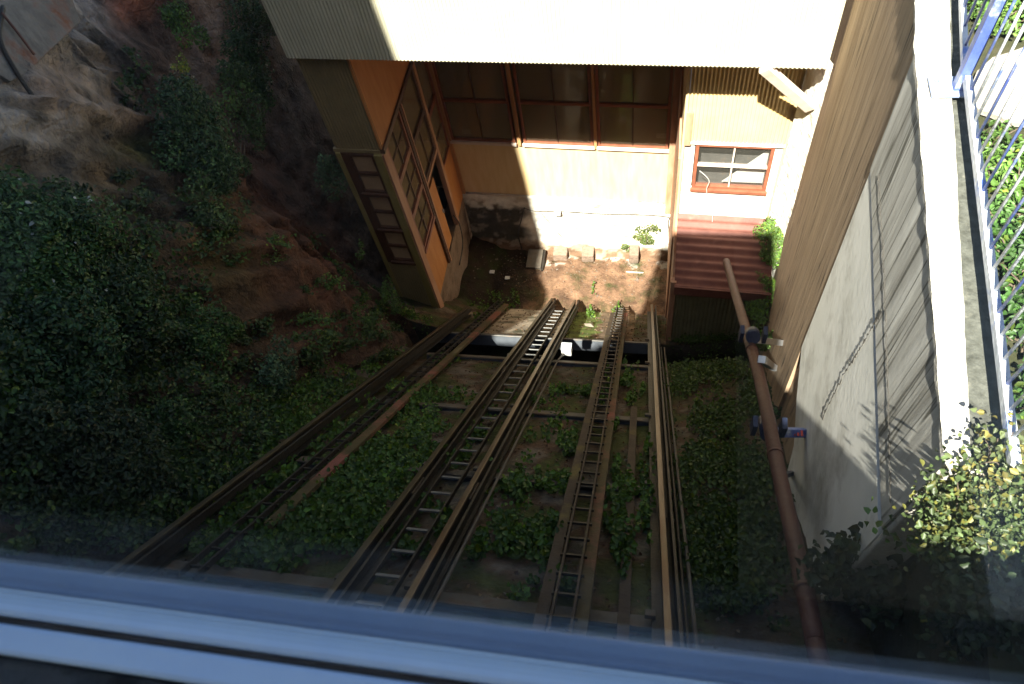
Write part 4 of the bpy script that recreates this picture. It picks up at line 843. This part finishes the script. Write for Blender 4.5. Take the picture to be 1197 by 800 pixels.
# ------------------------------------------------------------------ things on the base wall
fl = empty('floodlight', hit(652, 247, [SH, 1, 0], [0, FY-.06, 0]), 'small grey lamp fixed to the whitewashed base wall', 'lamp'); L0 = np.array(fl.location)
MB().box(L0[0]-.07, L0[0]+.07, L0[1]-.09, L0[1]-.02, L0[2]-.06, L0[2]+.05).build('lamp_body', M['galv'], fl, bevel=.008)
MB().box(L0[0]-.015, L0[0]+.015, L0[1]-.02, L0[1]+.08, L0[2]-.02, L0[2]+.02).build('arm', M['galv'], fl)
def wire(pix, y, r, m, lb, name='cable'):
    q = [hit(a, b5, [SH, 1, 0], [0, y, 0]) for a, b5 in pix]; return MB().tube(smooth(q, 5), r, 6).build(name, M[m], label=lb, cat='cable')
wire([(612, 243), (625, 247), (648, 247), (700, 250), (775, 253), (781, 262), (782, 300)], FY-.09, .006, 'wire', 'thin cable strung along the whitewashed base wall')
wire([(632, 249), (652, 272), (672, 296)], FY-.09, .004, 'wire', 'slack diagonal wire under the grey lamp')
wire([(613, 243), (610, 255), (606, 275), (611, 300), (606, 330)], FY-.11, .012, 'wire', 'dark cable bundle hanging on the shaded base wall')
q = [hit(a, b5, [1, 0, 0], [-4.03, 0, 0]) for a, b5 in ((530, 252), (537, 262), (541, 285), (537, 310))]
MB().tube(smooth(q, 5), .012, 6).build('cable', M['wire'], label='black cable drooping from the corner of the orange side wall', cat='cable')
wire([(818, 200), (826, 207), (829, 213), (826, 222), (829, 240), (833, 252), (832, 275), (842, 300)], BY-.10, .005, 'wire_pale', 'pale wire dangling from the small window to the shed roof')
q = [hit(a, b5, [0, 0, 1], [0, 0, -13.4]) for a, b5 in ((625, 327), (660, 323), (705, 318), (752, 319))]
MB().tube(smooth(q, 5), .014, 6).build('hose', M['wire_pale'], label='pale hose lying across the brown dirt yard', cat='hose')
# hatch box left of the rails' end
hb = empty('hatch_box', hit(625, 322, [SH, 1, 0], [0, 9.75, 0]), 'grey concrete hatch box with a dark opening and red button', 'box'); H0 = np.array(hb.location)
MB().box(H0[0]-.17, H0[0]+.17, H0[1]-.02, H0[1]+.5, H0[2]-.30, H0[2]-.20).box(H0[0]-.17, H0[0]+.17, H0[1]-.02, H0[1]+.5, H0[2]+.10, H0[2]+.32).box(H0[0]-.17, H0[0]-.13, H0[1]-.02, H0[1]+.5, H0[2]-.20, H0[2]+.10).box(H0[0]+.12, H0[0]+.17, H0[1]-.02, H0[1]+.5, H0[2]-.20, H0[2]+.10).build('casing', M['beam'], hb, bevel=.006)
MB().box(H0[0]-.13, H0[0]+.12, H0[1]+.3, H0[1]+.34, H0[2]-.2, H0[2]+.1).build('back_panel', M['black'], hb)
MB().tube([(H0[0]+.08, H0[1]-.021, H0[2]+.2), (H0[0]+.08, H0[1]-.04, H0[2]+.2)], .022, 10).build('button', M['red_mark'], hb)
MB().box(H0[0]+.18, H0[0]+.225, H0[1]-.06, H0[1]+.5, H0[2]-.36, H0[2]+.3).build('side_board', M['steel'], hb, bevel=.005)
# broken concrete ledge at the foot of the base wall
for k, (px, w1, h3, lb) in enumerate(((655, .26, .22, 'broken concrete block left of the ledge middle, nearest the hatch box'), (687, .22, .16, 'small square concrete block in the middle of the wall foot'), (741, .17, .2, 'low concrete block below the creeper'))):
    q = hit(px, 300, [SH, 1, 0], [0, 10.15, 0]); mb = MB(); mb.box(q[0]-w1*.62, q[0]+w1*.62, q[1]-.05, q[1]+.25, q[2]-h3, q[2]+h3*.55)
    mb.smooth = False; mb.build('concrete_block', M['base_brown'], bevel=.03, label=lb, cat='block')
for px, py, lb in ((593, 325, 'scrap of white litter in the dark corner left of the hatch box'), (575, 318, 'tiny pale litter scrap farther left in the dark corner')):
    q = hit(px, py, [0, 0, 1], [0, 0, -13.3]); MB().box(q[0]-.05, q[0]+.06, q[1]-.04, q[1]+.04, q[2]-.01, q[2]+.015).build('litter', M['paper'], label=lb, cat='litter')
# loose iron on the cliff
q = [cliff_hit(a, b5, .18) for a, b5 in ((4, 8), (0, 45), (18, 82), (42, 118))]
MB().tube(smooth(q, 6), .02, 8).build('pipe', M['steel'], label='bent dark pipe on the rock at the top left corner', cat='pipe')
q = [cliff_hit(a, b5, .2) for a, b5 in ((2, 15), (22, 40), (40, 64))]
MB().tube(smooth(q, 4), .012, 8).build('rusty_bar', M['rust'], label='thin rusty bar on the concrete slab at the top left', cat='bar')
mb = MB(); q = [cliff_hit(a, b5, .10) for a, b5 in ((-20, 10), (10, -20), (70, -30), (90, 28), (30, 85), (8, 98), (-20, 80))]; mb.prism(q, CNn*.06)
mb.build('concrete_slab', surf('rust streaked concrete', (.09, .08, .07), (.20, .18, .16), 5, .9, bump=.6, c3=(.16, .06, .03), s3=2.4, th=(.5, .66)), label='rust-streaked concrete slab fixed to the rock in the top left corner', cat='slab', bevel=.01)

# ------------------------------------------------------------------ upper station behind the camera and the car
us = empty('upper_station', (-2, -1.5, -3), 'upper station platform and tower where the car waits, unseen, shaped to block the sun', 'building')
MB().prism([(-14, -.3, -6), (-4.1, -.3, -6), (-4.1, -.3, -.2), (-4.5, -.3, .6), (-4.58, -.3, 1.0), (-5.02, -.3, 6.4), (-5.1, -.3, 12), (-14, -.3, 12)], (0, .25, 0)).build('shade_tower', M['plaster'], us)  # unseen mass added to cast the left shadow edge; lower step stops stray sun
MB().box(-4.75, -1.995, -3.5, -.31, -4.5, -1.4).build('platform', M['plaster'], us)
MB().box(.27, 8, -3.5, -.05, -5, -1.65).build('platform', M['plaster'], us)
MB().box(-2.5, .9, -3.6, -1.36, -5.1, .22).build('sun_stop_wall', M['plaster'], us)  # unseen wall added to stop sun slipping past the car
cr_ = empty('funicular_car', (-.6, -1, -1.7), 'funicular car with pale aluminium window ledge in the foreground', 'cable car')
X0_, X1_ = -1.98, .262; FYc = .13
ang = 0.0
def cbox(a, b5, c1_, d1, e1_, f1, nm, m, bev=0.0, par=None): return MB().box(a, b5, c1_, d1, e1_, f1).build(nm, M[m], par or cr_, bevel=bev)
ZS = -.45
cbox(X0_, X1_, -.012, .060, -1.75, ZS-.035, 'front_panel', 'black')
cbox(X0_, X1_, -.012, .0225, ZS-.034, ZS-.012, 'inner_sill', 'worn', .003)
fr = cbox(X0_, X1_, .023, .0405, ZS-.034, ZS-.002, 'window_frame', 'alu', .003)
cbox(X0_, X1_, .041, .0445, ZS-.034, ZS-.008, 'seal', 'seal', 0, fr)
cbox(X0_, X1_, .045, .061, ZS-.034, ZS+.002, 'outer_frame', 'alu', .003, fr)
cbox(X0_, X1_, .0615, .078, ZS-.06, ZS-.006, 'drip_rail', 'alu_dark', .003, fr)
cbox(X0_+.05, X1_-.05, .0515, .0545, ZS-.01, 1.25, 'pane', 'car_glass', 0, fr)
cbox(X0_, X0_+.06, -.02, .12, ZS, 1.25, 'window_post', 'alu_dark'); cbox(X1_-.02, X1_, -.02, .12, ZS, 1.25, 'window_post', 'alu_dark')
cbox(X0_, X1_, -.02, .12, 1.25, 1.45, 'header', 'alu_dark')
cbox(X0_, X1_, -1.3, -.02, 1.40, 1.48, 'roof', 'alu_dark'); cbox(X0_, X1_, -1.3, -.02, -1.75, -1.66, 'floor', 'black')
for xx in (X0_, X1_-.05):
    sw = cbox(xx, xx+.05, -1.3, -.021, -1.66, -.5, 'side_wall', 'white_board'); cbox(xx, xx+.05, -1.3, -.021, 1.12, 1.40, 'side_wall', 'white_board')
    cbox(xx, xx+.05, -1.3, -1.2, -.5, 1.12, 'side_post', 'white_board'); cbox(xx+.02, xx+.026, -1.2, -.021, -.5, 1.12, 'side_pane', 'car_glass')
cbox(X0_+.05, X1_-.05, -1.3, -1.25, -1.66, 1.40, 'back_wall', 'white_board')
MB().prism([(-60, -3.6, .4), (-60, -60, 70), (-60, -60, -8), (-60, -3.6, -8)], (120, 0, 0)).build('upper_slope', M['grass'], kind='structure')
